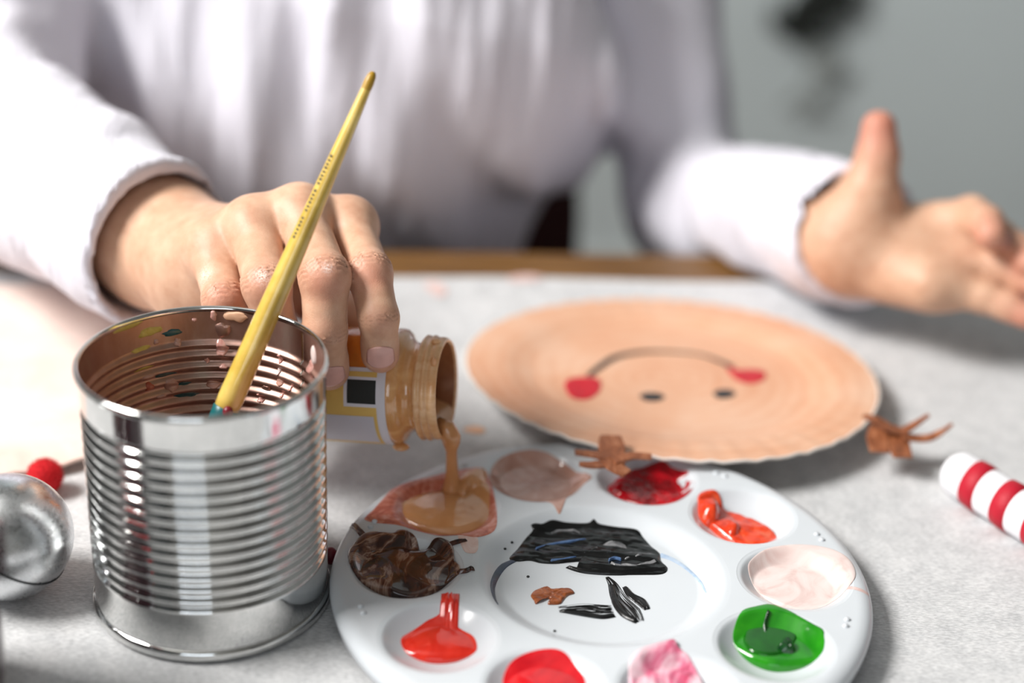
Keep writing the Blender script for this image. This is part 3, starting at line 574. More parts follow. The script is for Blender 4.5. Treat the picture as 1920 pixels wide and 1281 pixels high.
def jar_patch(name, h0, h1, t0, t1, r, mat, parent, n=40, taper=0.):
    e2 = np.cross(JA, jref); vs, fs = [], []
    for i in range(n+1):
        t = t0+(t1-t0)*i/n
        for h in (h0, h1): vs.append(JM+JA*h+r*(math.cos(t)*jref+math.sin(t)*e2))
    for i in range(n): fs.append((2*i, 2*i+1, 2*i+3, 2*i+2))
    return mk(name, vs, fs, mat, parent)
T690, T697, T707, T713, T757, T764, T780, T835 = [jar_th(y) for y in (690, 697, 707, 713, 757, 764, 780, 836)]
sg = 1 if T835 > T690 else -1
lab = jar_patch('label', -.088, -.0222, T690, T690+sg*4.2, JR+.00005, 'label_white', jar, 90)
jar_patch('yellow_panel', -.084, -.0262, T697, T835+sg*.35, JR+.00016, 'label_yellow', lab)
jar_patch('square_border', -.0412, -.0240, T707, T764, JR+.00026, 'label_white', lab)
jar_patch('black_square', -.0396, -.0264, T713, T757, JR+.00036, 'label_black', lab)
jar_patch('lilac_box', -.083, -.0277, T780, T835, JR+.00026, 'label_lilac', lab)
jd = lambda h, x, y: ud(x, y, .735)
def jar_surface(x, y, r):
    d = ray(x, y); best = None                                   # nearest hit of the ray with the cylinder of radius r
    oc = CO-JM; dp = d-JA*np.dot(d, JA); op = oc-JA*np.dot(oc, JA); A, B, Cc = dp@dp, 2*dp@op, op@op-r*r; D = B*B-4*A*Cc
    return (-B-math.sqrt(max(D, 0)))/(2*A)
mk('paint_drip', *ellipsoid(ud(813, 680, jar_surface(813, 680, .0243)), .0013, .0010, .0030), 'peach_paint', jar)
mk('paint_drip', *ellipsoid(ud(842, 822, jar_surface(842, 822, .0222))+V(-.001, 0.001, .0010), .0042, .0034, .0022), 'peach_paint', jar)
mk('paint_drip', *ellipsoid(ud(752, 838, jar_surface(752, 836, .0262)), .0040, .0030, .0016), 'peach_jar', jar)
mk('paint_drip', *ellipsoid(ud(818, 640, jar_surface(818, 642, .0236)), .0022, .0018, .0014), 'peach_thread', jar)

# ------------------------------------------------------------------ plate with the painted reindeer face
QC = V(.0858, .8025, .0124); QT = V(-.0139, -.0754); QR = .1112
def plate_z(x, y): return QC[2]+QT[0]*(x-QC[0])+QT[1]*(y-QC[1])
pl = empty('painted_paper_plate', (QC[0], QC[1], 0), 'peach painted paper plate with an upside-down smiling face', 'plate')
prof = [(.0001, -.0052), (.055, -.0052), (.072, -.0049), (.078, -.0038), (.086, -.0012), (.092, -.0002), (.104, .0002), (.1100, .0001)]
def plate_mesh(prof, c, tilt, n=120, wob=.0006):
    vs, fs = lathe(prof, n)
    out = []
    for p in vs:
        r = math.hypot(p[0], p[1]); a = math.atan2(p[1], p[0])
        z = p[2]+tilt[0]*p[0]+tilt[1]*p[1]+(wob*math.sin(a*46) if r > .079 else 0)*min(1, max(0, (r-.079)/.008))+.0012*math.sin(2*a+.6)*(r/.11)**2
        out.append(V(c[0]+p[0], c[1]+p[1], c[2]+z))
    return out, fs
mk('plate_face', *plate_mesh(prof, QC, QT), 'plate_paint', pl)
mk('plate_edge', *plate_mesh([(.1098, .0003), (.1106, .0006), (.1112, .0001), (.1110, -.0009), (.1098, -.0012), (.092, -.0016), (.078, -.0052), (.072, -.0063), (.0001, -.0066)], QC, QT), 'paper_white', pl)
def pprof(r): return np.interp(r, [q[0] for q in prof], [q[1] for q in prof])
def plate_surf(x, y): r = math.hypot(x-QC[0], y-QC[1]); a = math.atan2(y-QC[1], x-QC[0]); return plate_z(x, y)+pprof(r)+.0012*math.sin(2*a+.6)*(r/.11)**2
_surf = surf
def up(x, y):                                                    # photo pixel -> plate plane
    d = ray(x, y); z = .010
    for _ in range(12): P = CO+d*(z-CAMH)/d[2]; z = plate_surf(P[0], P[1])
    return P
def on_plate(fn, *a, **k):
    global surf, uz
    s0, u0 = surf, uz; surf = plate_surf; uz = lambda x, y, z=0.: up(x, y)
    try: return fn(*a, **k)
    finally: surf, uz = s0, u0
on_plate(stroke, 'mouth', [(1103, 706), (1125, 688), (1155, 670), (1200, 661), (1250, 660), (1310, 665), (1350, 678), (1375, 690)], [15, 20, 22, 18, 12, 10, 15, 18], 'mouth_grey', pl, thick=.0010, nv=8, nu=70, ridges=.3, ragged=.03)
for px in ([(1058, 724), (1066, 711), (1090, 707), (1118, 709), (1128, 720), (1122, 738), (1100, 750), (1072, 746)], [(1362, 690), (1385, 694), (1412, 693), (1435, 698), (1432, 713), (1408, 720), (1382, 713)]):
    on_plate(blob, 'cheek', px, 'cheek_red', pl, thick=.0006, amp=.0003, freq=200, n=50, rings=12, edge=.3)
for px in ([(1199, 743), (1212, 737), (1235, 738), (1247, 745), (1235, 752), (1212, 752)], [(1337, 738), (1350, 731), (1370, 732), (1380, 739), (1368, 746), (1348, 747)]):
    on_plate(blob, 'eye', px, 'eye_black', pl, thick=.0005, n=40, rings=10, edge=.3)
def card(strips, mat, name, parent, th=.0012):
    parts = []
    for pts, wid in strips:                                      # pts: (px, py, z)
        Q = [uz(x, y, z) for x, y, z in pts]; N = len(Q); vs, fs = [], []; K = 16
        for i in range(K+1):
            t = i/K*(N-1); k = min(int(t), N-2); f = t-k
            p0, p1, p2, p3 = Q[max(k-1, 0)], Q[k], Q[k+1], Q[min(k+2, N-1)]
            c = .5*((2*p1)+(-p0+p2)*f+(2*p0-5*p1+4*p2-p3)*f*f+(-p0+3*p1-3*p2+p3)*f**3)
            q0, q1 = Q[k], Q[k+1]; d = unit(q1-q0); s = unit(np.cross(d, V(0, 0, 1))); nn = np.cross(s, d)
            wd = np.interp(i/K, np.linspace(0, 1, len(wid)), wid)/4000/2*1.25
            for a, b in ((-1, -1), (-.5, 1), (.5, 1), (1, -1)): vs.append(c+s*wd*a*(1 if b < 0 else 1.8)+nn*th*.5*b)
        for i in range(K):
            for a in range(4): fs.append((i*4+a, i*4+(a+1) % 4, i*4+4+(a+1) % 4, i*4+4+a))
        fs += [(3, 2, 1, 0), (K*4, K*4+1, K*4+2, K*4+3)]; parts.append((vs, fs))
    return mk(name, *join(*parts), mat, parent, False)
pz = .0262
a1 = card([([(1145, 818, .026), (1147, 835, pz), (1150, 870, pz)], [34, 42, 36]), ([(1150, 858, pz), (1110, 852, pz+.001), (1078, 848, pz+.002)], [26, 17, 13]),
      ([(1145, 868, pz), (1110, 872, pz), (1086, 870, pz)], [24, 17, 8]), ([(1148, 864, pz+.0008), (1185, 855, pz+.001), (1222, 857, pz+.001)], [24, 17, 14]),
      ([(1143, 862, pz+.0006), (1155, 876, pz), (1176, 888, pz-.001)], [30, 28, 22])], 'antler_brown', 'antler', pl)
tag(a1, 'brown painted paper antler lying over the palette edge')
a2 = card([([(1618, 780, .022), (1640, 786, .022), (1664, 800, .020), (1700, 812, .017)], [10, 18, 24, 26]), ([(1648, 796, .018), (1646, 820, .016), (1650, 848, .014)], [26, 36, 30]),
      ([(1680, 806, .0165), (1684, 830, .015), (1694, 858, .0135)], [30, 40, 30]), ([(1690, 810, .018), (1715, 796, .021), (1742, 778, .026)], [18, 14, 5]),
      ([(1690, 818, .017), (1735, 822, .016), (1765, 810, .019), (1786, 795, .024)], [26, 20, 12, 4])], 'antler_brown', 'antler', pl)
tag(a2, 'brown painted paper antler curling off the right plate edge')

# pale pink plate behind the can
pk = uz(60, 735, 0)
pp = tag(mk('pink_paper_plate', *join(plate_mesh([(q, h+.0068) for q, h in prof], V(pk[0]-.022, pk[1]+.012, 0), V(0, 0)), plate_mesh([(.1098, .0068), (.1110, .0062), (.1098, .0050), (.092, .0042), (.078, .0012), (.072, .0004), (.0001, .0004)], V(pk[0]-.022, pk[1]+.012, 0), V(0, 0))), 'pink_plate'), 'pale pink washed paper plate lying behind the silver bell', 'plate')

# ------------------------------------------------------------------ bell, pompom, candy stick, dark jar
BR = .0268; bc = uz(16, 1006, BR); bc = V(bc[0], bc[1], BR)
bell = empty('jingle_bell', (bc[0], bc[1], 0), 'scratched silver ball bell with a seam, beside the tin can', 'bell')
bax_ = unit(CR*.64+CU*.72-_fw*.285)
def hemi(s): return [(BR*math.cos(a), s*BR*math.sin(a)) for a in np.linspace(.02, math.pi/2-.002, 30)]
mk('upper_shell', *lathe(hemi(1), 72, bc, bax_), 'bell_silver', bell); mk('lower_shell', *lathe(hemi(-1), 72, bc, bax_), 'bell_silver', bell)
mk('seam_gap', *lathe([(BR-.0002, .0006), (BR+.00045, .0005), (BR+.00045, -.0002), (BR-.0002, -.0003)], 96, bc, bax_), 'seam_dark', bell)
mk('seam', *lathe([(BR-.0002, .0006), (BR+.0003, .0005), (BR+.0003, .0001), (BR-.0008, 0), (BR-.0008, -.0004), (BR-.0001, -.0006)], 96, bc, bax_), 'bell_silver', bell)
pc = uz(84, 893, .0085); pc = V(pc[0], pc[1], .0085)
pom = tag(mk('pompom', *ellipsoid(pc, .0080, .0080, .0080, 32, 20), 'pompom_red'), 'small fuzzy red pompom behind the silver bell', 'pompom')
vs, fs = [], []
for k in range(2600):
    d = unit(RNG.normal(size=3)); t = unit(np.cross(d, RNG.normal(size=3))); e = unit(d+.5*RNG.normal(size=3)*.6); l = .0011+.0007*RNG.random()
    if k < 14: l *= 4
    p = pc+d*.0078; b = len(vs); vs += [p-t*.00007, p+t*.00007, p+e*l*.6+t*.00005, p+e*l*.6-t*.00005, p+e*l+d*l*.2]; fs += [(b, b+1, b+2, b+3), (b+3, b+2, b+4)]
tag(mk('fuzz', vs, fs, 'pompom_red', pom, False, fix=False), kind='stuff')
s0 = uz(1806, 893, .0115); s0[2] = .0115; s1 = uz(1925, 968, .0115); s1[2] = .0115; sd = unit(s1-s0); SR = .0113; SL = .16
cd = empty('candy_stick', (s0[0], s0[1], 0), 'red and white striped candy stick at the right edge', 'candy stick')
def cap_r(t): return SR*math.sqrt(max(0, 1-((SR*.85-t)/(SR*.85))**2)) if t < SR*.85 else SR
ts = list(np.linspace(.0, SR*.85, 14))+list(np.linspace(SR*.9, SL, 30)); s00 = s0-sd*SR*.9
mk('stick', *lathe([(cap_r(t)+.0001, t) for t in ts]+[(.0001, SL)], 40, s00, sd), 'candy_white', cd)
for k in range(6):
    b0 = .0165+.0200*k; vs, fs = [], []
    vs, fs = lathe([(SR-.0005, b0), (SR+.0003, b0+.0004), (SR+.0006, b0+.005), (SR+.0003, b0+.0096), (SR-.0005, b0+.010)], 40, s00, sd)
    e1 = V(0, 0, 1); sh = [p+sd*(.10*np.dot(p-s00, np.cross(sd, e1))) for p in vs]
    mk('red_stripe', sh, fs, 'candy_red', cd)
jx = uz(0, 1195, .03); jc = V(jx[0]-.0305, jx[1]-.004, 0)
dj = empty('dark_jar', jc, 'dark maroon jar just peeking in at the lower left edge', 'jar')
mk('jar_body', *lathe([(.0001, 0), (.026, 0), (.0295, .003), (.0310, .014), (.0316, .028), (.0310, .042), (.0300, .066), (.0290, .092), (.026, .102), (.021, .107)], 64, jc), 'jar_maroon', dj)
mk('cap', *lathe([(.021, .106), (.0225, .1065), (.0225, .122), (.0215, .124), (.0001, .124)], 48, jc), 'cap_red', dj)
bd = uz(616, 1050, .004); tag(mk('paint_drop', *ellipsoid(V(bd[0]+.0005, bd[1]+.003, .0042), .0034, .0034, .0042), 'maroon_paint'), 'small dark red bead of paint between the can and the palette', 'paint')

# ------------------------------------------------------------------ wall sprig and chair
def sprig(name, px, depth, mat, label, seed, n):
    rg = random.Random(seed); c = ud(*px, depth); c[1] = 2.475
    root = empty(name, c, label, 'wall sprig')
    st_ = [c+V(.05*t-.01, -.01, .045*t+.01*math.sin(3*t)) for t in np.linspace(-.6, 1, 10)]
    mk('stem', *tube(st_, [.004*(1.2-.6*i/9) for i in range(10)], 8), mat, root)
    for k in range(n):
        t = rg.random(); p = st_[int(t*9)]; a = rg.uniform(-.5, 2.2); d = V(math.cos(a), -.15*rg.random()-.05, math.sin(a)); l = rg.uniform(.035, .055)
        s = unit(np.cross(d, V(0, 1, 0))); vs = [p, p+d*l*.35+s*l*.22+V(0, -.004, 0), p+d*l*.7+s*l*.17, p+d*l, p+d*l*.7-s*l*.17, p+d*l*.35-s*l*.22+V(0, -.004, 0), p+d*l*.5+V(0, -.01, 0)]
        mk('leaf', vs, [(0, 1, 6), (1, 2, 6), (2, 3, 6), (3, 4, 6), (4, 5, 6), (5, 0, 6)], mat, root)
    return root
sprig('dark_sprig', (1480, -50), 2.73, 'dark_leaf', 'blurred dark leafy sprig on the grey wall', 3, 60)
sprig('grey_sprig', (1490, 95), 2.72, 'grey_leaf', 'faint grey sprig on the wall below the dark one', 9, 6)
ch = empty('chair', (-.16, 1.28, FZ), 'dark maroon chair the person sits on', 'chair')
mbox('seat', (-.44, .03, 1.05, 1.42, -.372, -.322), 'chair_maroon', ch, .012)
def arch(w, h):
    pts = []
    for k in range(25): a = math.pi*k/24; pts.append((w*math.cos(a), h*math.sin(a)**.6))
    return pts
av = arch(.125, .225); vs = [V(-.068+x, 1.37+.10*(z+.2), -.20+z) for x, z in av]+[V(-.068+x, 1.40+.10*(z+.2), -.20+z) for x, z in av]
n_ = len(av); mk('backrest', vs, [tuple(range(n_)), tuple(range(n_, 2*n_))[::-1]]+[(i, (i+1) % n_, n_+(i+1) % n_, n_+i) for i in range(n_)], 'chair_maroon', ch, False)
for x in (-.37, -.01):
    for y in (1.07, 1.36): mbox('leg', (x, x+.04, y, y+.04, FZ, -.372 if y < 1.3 else -.19), 'chair_wood', ch, .004)

# ------------------------------------------------------------------ person: distance fields meshed into one skin
def smin(a, b, k):
    h = np.maximum(k-np.abs(a-b), 0)/k; return np.minimum(a, b)-h*h*k*.25
def smax(a, b, k): return -smin(-a, -b, k)
def cone(P, a, b, ra, rb):
    ba = (b-a).astype(np.float32); t = np.clip(((P-a.astype(np.float32))@ba)/float(ba@ba), 0, 1)
    q = P-a.astype(np.float32)-t[:, None]*ba; return np.sqrt((q*q).sum(1))-(ra+(rb-ra)*t).astype(np.float32)
def ell(P, c, r, M=None):
    q = P-np.asarray(c, np.float32)
    if M is not None: q = q@M.T.astype(np.float32)
    r = np.asarray(r, np.float32); k0 = np.sqrt(((q/r)**2).sum(1)); k1 = np.sqrt(((q/(r*r))**2).sum(1))+1e-9; return k0*(k0-1)/k1
def chain(P, pts, rad, k=.003):
    d = None
    for i in range(len(pts)-1):
        c = cone(P, pts[i], pts[i+1], rad[i], rad[i+1]); d = c if d is None else smin(d, c, k)
    return d
def surface(f, lo, hi, h, B=8):
    """surface nets over a block-sparse evaluation of the field f"""
    lo = np.asarray(lo, float); nb = np.ceil((np.asarray(hi)-lo)/(h*B)).astype(int); n = nb*B+1
    ax = [lo[i]+h*B*(np.arange(nb[i])+.5) for i in range(3)]
    cen = np.stack(np.meshgrid(*ax, indexing='ij'), -1).reshape(-1, 3).astype(np.float32)
    fc = np.concatenate([f(cen[i:i+200000]) for i in range(0, len(cen), 200000)]).reshape(nb)
    F = np.repeat(np.repeat(np.repeat(fc, B, 0), B, 1), B, 2); F = np.pad(F, ((0, 1),)*3, mode='edge').astype(np.float32)
    act = np.argwhere(np.abs(fc) < h*B*1.25+.002); o = np.arange(B+1); off = np.stack(np.meshgrid(o, o, o, indexing='ij'), -1).reshape(-1, 3)
    for i in range(0, len(act), 300):
        idx = (act[i:i+300, None, :]*B+off[None]).reshape(-1, 3); P = (lo+idx*h).astype(np.float32); F[idx[:, 0], idx[:, 1], idx[:, 2]] = f(P)
    s = F < 0; m = tuple(d-1 for d in F.shape)
    cnt = np.zeros(m, np.int8)
    for a in (0, 1):
        for b in (0, 1):
            for c in (0, 1): cnt += s[a:a+m[0], b:b+m[1], c:c+m[2]]
    cells = np.argwhere((cnt > 0) & (cnt < 8)); vid = -np.ones(m, np.int32); vid[tuple(cells.T)] = np.arange(len(cells))
    acc = np.zeros((len(cells), 3)); num = np.zeros(len(cells)); cs = [(a, b, c) for a in (0, 1) for b in (0, 1) for c in (0, 1)]
    for p in cs:
        for q in cs:
            if q > p and sum(abs(p[i]-q[i]) for i in range(3)) == 1:
                fa = F[tuple((cells+p).T)]; fb = F[tuple((cells+q).T)]; w_ = (fa < 0) != (fb < 0)
                t = np.where(w_, fa/np.where(w_, fa-fb, 1), 0)[:, None]; acc += np.where(w_[:, None], np.array(p)+t*(np.array(q)-np.array(p)), 0); num += w_
    verts = lo+h*(cells+acc/num[:, None]); quads = []
    for ax_ in range(3):
        u, v = [(1, 2), (2, 0), (0, 1)][ax_]; sl0 = [slice(None)]*3; sl1 = [slice(None)]*3; sl0[ax_] = slice(0, -1); sl1[ax_] = slice(1, None)
        A, Bq = s[tuple(sl0)], s[tuple(sl1)]; e = np.argwhere(A != Bq); e = e[(e[:, u] > 0) & (e[:, v] > 0) & (e[:, u] < F.shape[u]-1) & (e[:, v] < F.shape[v]-1)]
        flip = A[tuple(e.T)]; du = np.zeros(3, int); du[u] = 1; dv = np.zeros(3, int); dv[v] = 1
        q = np.stack([vid[tuple((e-du-dv).T)], vid[tuple((e-dv).T)], vid[tuple(e.T)], vid[tuple((e-du).T)]], 1); q[~flip] = q[~flip][:, ::-1]; quads.append(q)
    return verts, np.concatenate(quads)
def merge(parts):
    vs, qs, b = [], [], 0
    for v, q in parts: vs.append(v); qs.append(q+b); b += len(v)
    return np.concatenate(vs), np.concatenate(qs)

def table_block(P):                                              # solid of the table, so that cloth and skin rest on it
    v = (P[:, 0]-np.float32(TB[0]))*np.float32(-sa)+(P[:, 1]-np.float32(TB[1]))*np.float32(ca)
    return np.maximum(P[:, 2]-.0008, v-.003)
def seat_block(P): return np.maximum(P[:, 2]+.3205, 1.043-P[:, 1])
def jar_block(P):
    q = P-JM.astype(np.float32); h = q@JA.astype(np.float32); r = np.sqrt(np.maximum((q*q).sum(1)-h*h, 0)); return np.maximum(r-np.float32(JR+.0004), np.abs(h+.060)-.040)
# ---- right hand (image left), gripping the jar from above
def jtip(x, y, r): return ud(x, y, jar_surface(x, y, .0268+r*.86))
RH = {  # joint pixels with distances from the camera; the tips lie on the glass
 'index':  ([ud(654, 424, .768), ud(692, 512, .735), ud(710, 596, .7275), jtip(713, 664, .0078)], [.0108, .0096, .0086, .0078]),
 'middle': ([ud(562, 404, .758), ud(609, 520, .722), ud(609, 622, .7245), jtip(617, 694, .0084)], [.0112, .0106, .0094, .0084]),
 'ring':   ([ud(476, 428, .756), ud(500, 535, .724), ud(520, 622, .728), jtip(545, 690, .0080)], [.0112, .0102, .0090, .0080]),
 'pinky':  ([ud(402, 470, .760), ud(420, 562, .735), ud(445, 622, .737), jtip(470, 672, .0072)], [.0112, .0090, .0080, .0070]),
}
RW = ud(385, 498, .792); RF = ud(300, 455, .826); RE = ud(-75, 225, .985)
tm = JM-JA*.052
thumb = [ud(470, 480, .79), tm+V(-.012, .034, .028), tm+V(.006, .040, .010), tm+V(.022, .036, -.008)]
backdir = unit(CO-ud(500, 450, .75))
def creases(P, d, fingers):
    for nm in fingers:
        J, r = fingers[nm]
        for jn, amp, wl, win in ((1, .00055, .0023, .0056), (2, .00036, .0018, .0038)):
            a = unit(J[jn+1]-J[jn-1]); n = unit(backdir-a*np.dot(backdir, a)); q = P-J[jn].astype(np.float32)
            u = q@a.astype(np.float32); v = q@n.astype(np.float32); sd = q@np.cross(a, n).astype(np.float32); rr = np.sqrt((q*q).sum(1))
            wgt = np.exp(-(u/win)**2*1.4)*(v > 0)*np.clip(v/.006, 0, 1)*(rr < .016)
            d = d+wgt*amp*np.cos(2*math.pi*(u+.0016*np.cos(sd*420)+.0004*np.sin(sd*1500))/wl)
    return d
def right_hand(P):
    d = None
    for nm, (J, r) in RH.items():
        c = chain(P, J, r, .003)
        k1 = J[1]+backdir*.0012; c = smin(c, np.sqrt(((P-k1.astype(np.float32))**2).sum(1))-(r[1]*.93), .004)     # PIP knuckle
        c = smin(c, cone(P, J[2]*.25+J[3]*.75, J[3], r[3]*1.0, r[3]*.98), .003)
        d = c if d is None else smin(d, c, .0016)
    palm = cone(P, RW, RH['middle'][0][0], .021, .0112)
    for nm, rr in (('index', .0112), ('ring', .0112), ('pinky', .0118)): palm = smin(palm, cone(P, RW, RH[nm][0][0], .020, rr), .010)
    palm = smin(palm, cone(P, RH['index'][0][0]-backdir*.004, RH['middle'][0][0]-backdir*.004, .0090, .0095), .012)
    palm = smin(palm, cone(P, RH['middle'][0][0]-backdir*.004, RH['ring'][0][0]-backdir*.004, .0095, .0095), .012)
    palm = smin(palm, cone(P, RH['ring'][0][0]-backdir*.004, RH['pinky'][0][0]-backdir*.004, .0095, .0095), .012)
    palm = smin(palm, cone(P, RW+V(.0, -.006, -.012), RH['pinky'][0][0]+V(.0, .004, -.022), .017, .0125), .012)     # heel of the hand
    palm = smin(palm, cone(P, RW+V(.012, .02, -.004), thumb[1], .017, .0125), .014)
    for nm, up_ in (('index', .0012), ('middle', .0024), ('ring', .0020), ('pinky', .0008)):
        k = RH[nm][0][0]+backdir*up_+V(0, 0, .0012); palm = smin(palm, np.sqrt(((P-k.astype(np.float32))**2).sum(1))-.0098, .008)
        palm = smin(palm, cone(P, RW+(RH[nm][0][0]-RW)*.4+backdir*.0150*(1 if nm != 'pinky' else .7), k+backdir*.0045, .003, .0046), .008)   # tendon
    d = smin(d, palm, .007)
    d = smin(d, chain(P, thumb, [.0125, .0115, .0105, .0085], .004), .006)
    d = smin(d, cone(P, RW, RF, .0265, .0315), .016)
    d = smin(d, cone(P, RF, RF+(RE-RF)*.5, .0315, .036), .01)
    return smax(creases(P, d, RH), -jar_block(P), .0012)
# ---- left hand (image right), open, thumb up
LW = ud(1583, 452, 0.9583)
LH = {
 'index':  ([ud(1755, 422, 0.9467), ud(1822, 402, 0.9312), ud(1850, 418, 0.9157), ud(1858, 440, 0.9051)], [.0112, .0104, .0094, .0086]),
 'middle': ([ud(1782, 458, 0.9419), ud(1868, 444, 0.9312), ud(1905, 466, 0.9196), ud(1928, 492, 0.9099)], [.0112, .0104, .0092, .0082]),
 'ring':   ([ud(1790, 497, 0.9351), ud(1872, 500, 0.9254), ud(1920, 520, 0.9177), ud(1952, 540, 0.9099)], [.0110, .0098, .0088, .0078]),
 'pinky':  ([ud(1778, 536, 0.9273), ud(1842, 556, 0.9196), ud(1888, 574, 0.9138), ud(1926, 594, 0.9080)], [.0108, .0090, .0080, .0070]),
}
LT = [ud(1605, 430, 0.9535), ud(1630, 362, 0.9409), ud(1646, 292, 0.9370), ud(1648, 240, 0.9351)]
LE = ud(1294, 388, 1.2050)
def left_hand(P):
    d = None
    for nm, (J, r) in LH.items():
        c = chain(P, J, r, .003); d = c if d is None else smin(d, c, .0016)
    palm = cone(P, LW, LH['middle'][0][0], .021, .0125)
    for nm in ('index', 'ring', 'pinky'): palm = smin(palm, cone(P, LW, LH[nm][0][0], .019, .0120), .012)
    palm = smin(palm, cone(P, LW+V(.008, -.006, -.012), ud(1740, 535, .926), .018, .0150), .012)
    palm = smin(palm, cone(P, LW+V(.002, -.008, .004), LT[1], .019, .0140), .014)
    d = smin(d, palm, .007)
    d = smin(d, chain(P, LT, [.0145, .0135, .0118, .0098], .004), .012)
    d = smin(d, cone(P, LW, LW+(LE-LW)*.35, .0255, .028), .014)
    return smax(smin(d, cone(P, LW+(LE-LW)*.3, LW+(LE-LW)*.6, .028, .030), .01), -table_block(P), .003)
# ---- body under the clothes, with neck and head above the frame
SHR, SHL = V(-.315, 1.20, .29), V(.046, 1.262, .27)
PEL, CHE, NEK, HED = V(-.20, 1.27, -.20), V(-.125, 1.19, .16), V(-.12, 1.165, .39), V(-.115, 1.125, .525)
FD = unit(V(.05, -1, -.28)); FS = unit(np.cross(FD, V(0, 0, 1))); FU = np.cross(FS, FD); HM = np.stack([FS, -FD, FU])
def hp(s, f, u): return HED+FS*s+FD*f+FU*u
def body(P):
    S = P*np.array([1, 1.45, 1], np.float32); sc = lambda v: v*V(1, 1.45, 1)
    d = chain(S, [sc(PEL), sc(PEL*.4+CHE*.6), sc(CHE), sc(V(-.125, 1.185, .27))], [.125, .108, .122, .085], .06)/1.3
    d = smin(d, cone(P, SHR+V(.03, 0, 0), SHL-V(.03, 0, 0), .042, .042), .04)
    d = smin(d, cone(P, V(-.12, 1.18, .30), NEK+V(0, -.005, .04), .055, .047), .04)
    d = smin(d, cone(P, SHR, RE, .044, .036), .03); d = smin(d, cone(P, RE, RF, .038, .031), .02)
    d = smin(d, cone(P, SHL, LE, .036, .032), .03); d = smin(d, cone(P, LE, LW+(LE-LW)*.3, .034, .026), .02)
    h = ell(P, hp(0, 0, .02), (.072, .092, .108), HM); h = smin(h, ell(P, hp(0, .030, -.055), (.052, .058, .058), HM), .03)     # skull and jaw
    h = smin(h, cone(P, hp(0, .090, .012), hp(0, .106, -.022), .007, .013), .012)                                                  # nose
    h = smin(h, cone(P, hp(-.035, .083, .030), hp(.035, .083, .030), .008, .008), .012)                                            # brow
    for s in (-1, 1):
        h = smin(h, ell(P, hp(s*.074, -.012, .0), (.010, .022, .032), HM), .006)                                                   # ears
        h = smax(h, -(np.sqrt(((P-hp(s*.030, .092, .010).astype(np.float32))**2).sum(1))-.011), .008)                              # eye sockets
        h = smin(h, np.sqrt(((P-hp(s*.030, .076, .010).astype(np.float32))**2).sum(1))-.0125, .001)
    h = smin(h, cone(P, hp(-.018, .082, -.054), hp(.018, .082, -.054), .0055, .0055), .006); h = smin(h, cone(P, hp(-.015, .080, -.064), hp(.015, .080, -.064), .006, .006), .004)
    d = smin(d, h, .02)
    return smax(smax(d, -table_block(P)+.002, .004), -seat_block(P), .01)
FOOT = {}
mesh_parts = []
allj = np.concatenate([np.array(J) for J, r in RH.values()]+[np.array(thumb), RW[None], RF[None], (RF+(RE-RF)*.30)[None]])
mesh_parts.append(surface(right_hand, allj.min(0)-.03, allj.max(0)+.03, .0009))
allj = np.concatenate([np.array(J) for J, r in LH.values()]+[np.array(LT), LW[None], (LW+(LE-LW)*.4)[None]])
mesh_parts.append(surface(left_hand, allj.min(0)-.03, allj.max(0)+.03, .0018))
nR, nL = len(mesh_parts[0][0]), len(mesh_parts[1][0])
mesh_parts.append(surface(body, (-.62, .72, -.42), (.30, 1.45, .70), .0055))
bv, bq = merge(mesh_parts)
person = tag(mk('person', bv, bq, 'skin', None, True, V(-.1, 1.25, -.30), fix=False), 'person in a loose white shirt pouring paint with one hand, other hand open', 'person')
# skin tint: r = reddened knuckles and tips, g = dry flaked paint, b = crease shade of the skin folds
tint = np.zeros((len(bv), 4), np.float32); tint[:, 3] = 1
def gauss(c, r): return np.exp(-((bv-c)**2).sum(1)/(r*r))
for J, r in RH.values():
    for j, a, s in ((1, .5, .010), (2, .28, .007), (3, .55, .009), (0, .16, .010)): tint[:, 0] = np.maximum(tint[:, 0], a*gauss(J[j]+(backdir*.008 if j < 3 else 0), s))
for J, r in LH.values():
    for j, a, s in ((3, .75, .012), (2, .3, .010)): tint[:, 0] = np.maximum(tint[:, 0], a*gauss(J[j], s))
tint[:, 0] = np.maximum(tint[:, 0], .75*gauss(LT[3], .022)); tint[:, 0] = np.maximum(tint[:, 0], .4*gauss(LT[2], .018))
for nm, (ox, oy), s in (('ring', (493, 519), .0028), ('middle', (614, 503), .0020)):
    J, r = RH[nm]; tint[:, 1] = np.maximum(tint[:, 1], np.clip(1.1*gauss(ud(ox, oy, np.dot(J[1]-CO, _fw)-r[1]), s*1.1), 0, 1))
tint[:, 1] = np.maximum(tint[:, 1], .8*gauss(ud(374, 515, .735), .005))
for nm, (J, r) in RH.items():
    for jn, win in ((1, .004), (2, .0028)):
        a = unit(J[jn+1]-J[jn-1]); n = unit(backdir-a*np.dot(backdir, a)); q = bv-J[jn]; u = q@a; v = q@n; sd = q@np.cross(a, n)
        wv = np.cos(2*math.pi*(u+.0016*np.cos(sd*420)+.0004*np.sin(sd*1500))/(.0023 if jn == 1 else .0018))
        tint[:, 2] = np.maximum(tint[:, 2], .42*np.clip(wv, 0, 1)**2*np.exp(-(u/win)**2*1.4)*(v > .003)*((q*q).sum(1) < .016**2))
ca_ = person.data.color_attributes.new('tint', 'FLOAT_COLOR', 'POINT'); ca_.data.foreach_set('color', tint.ravel())
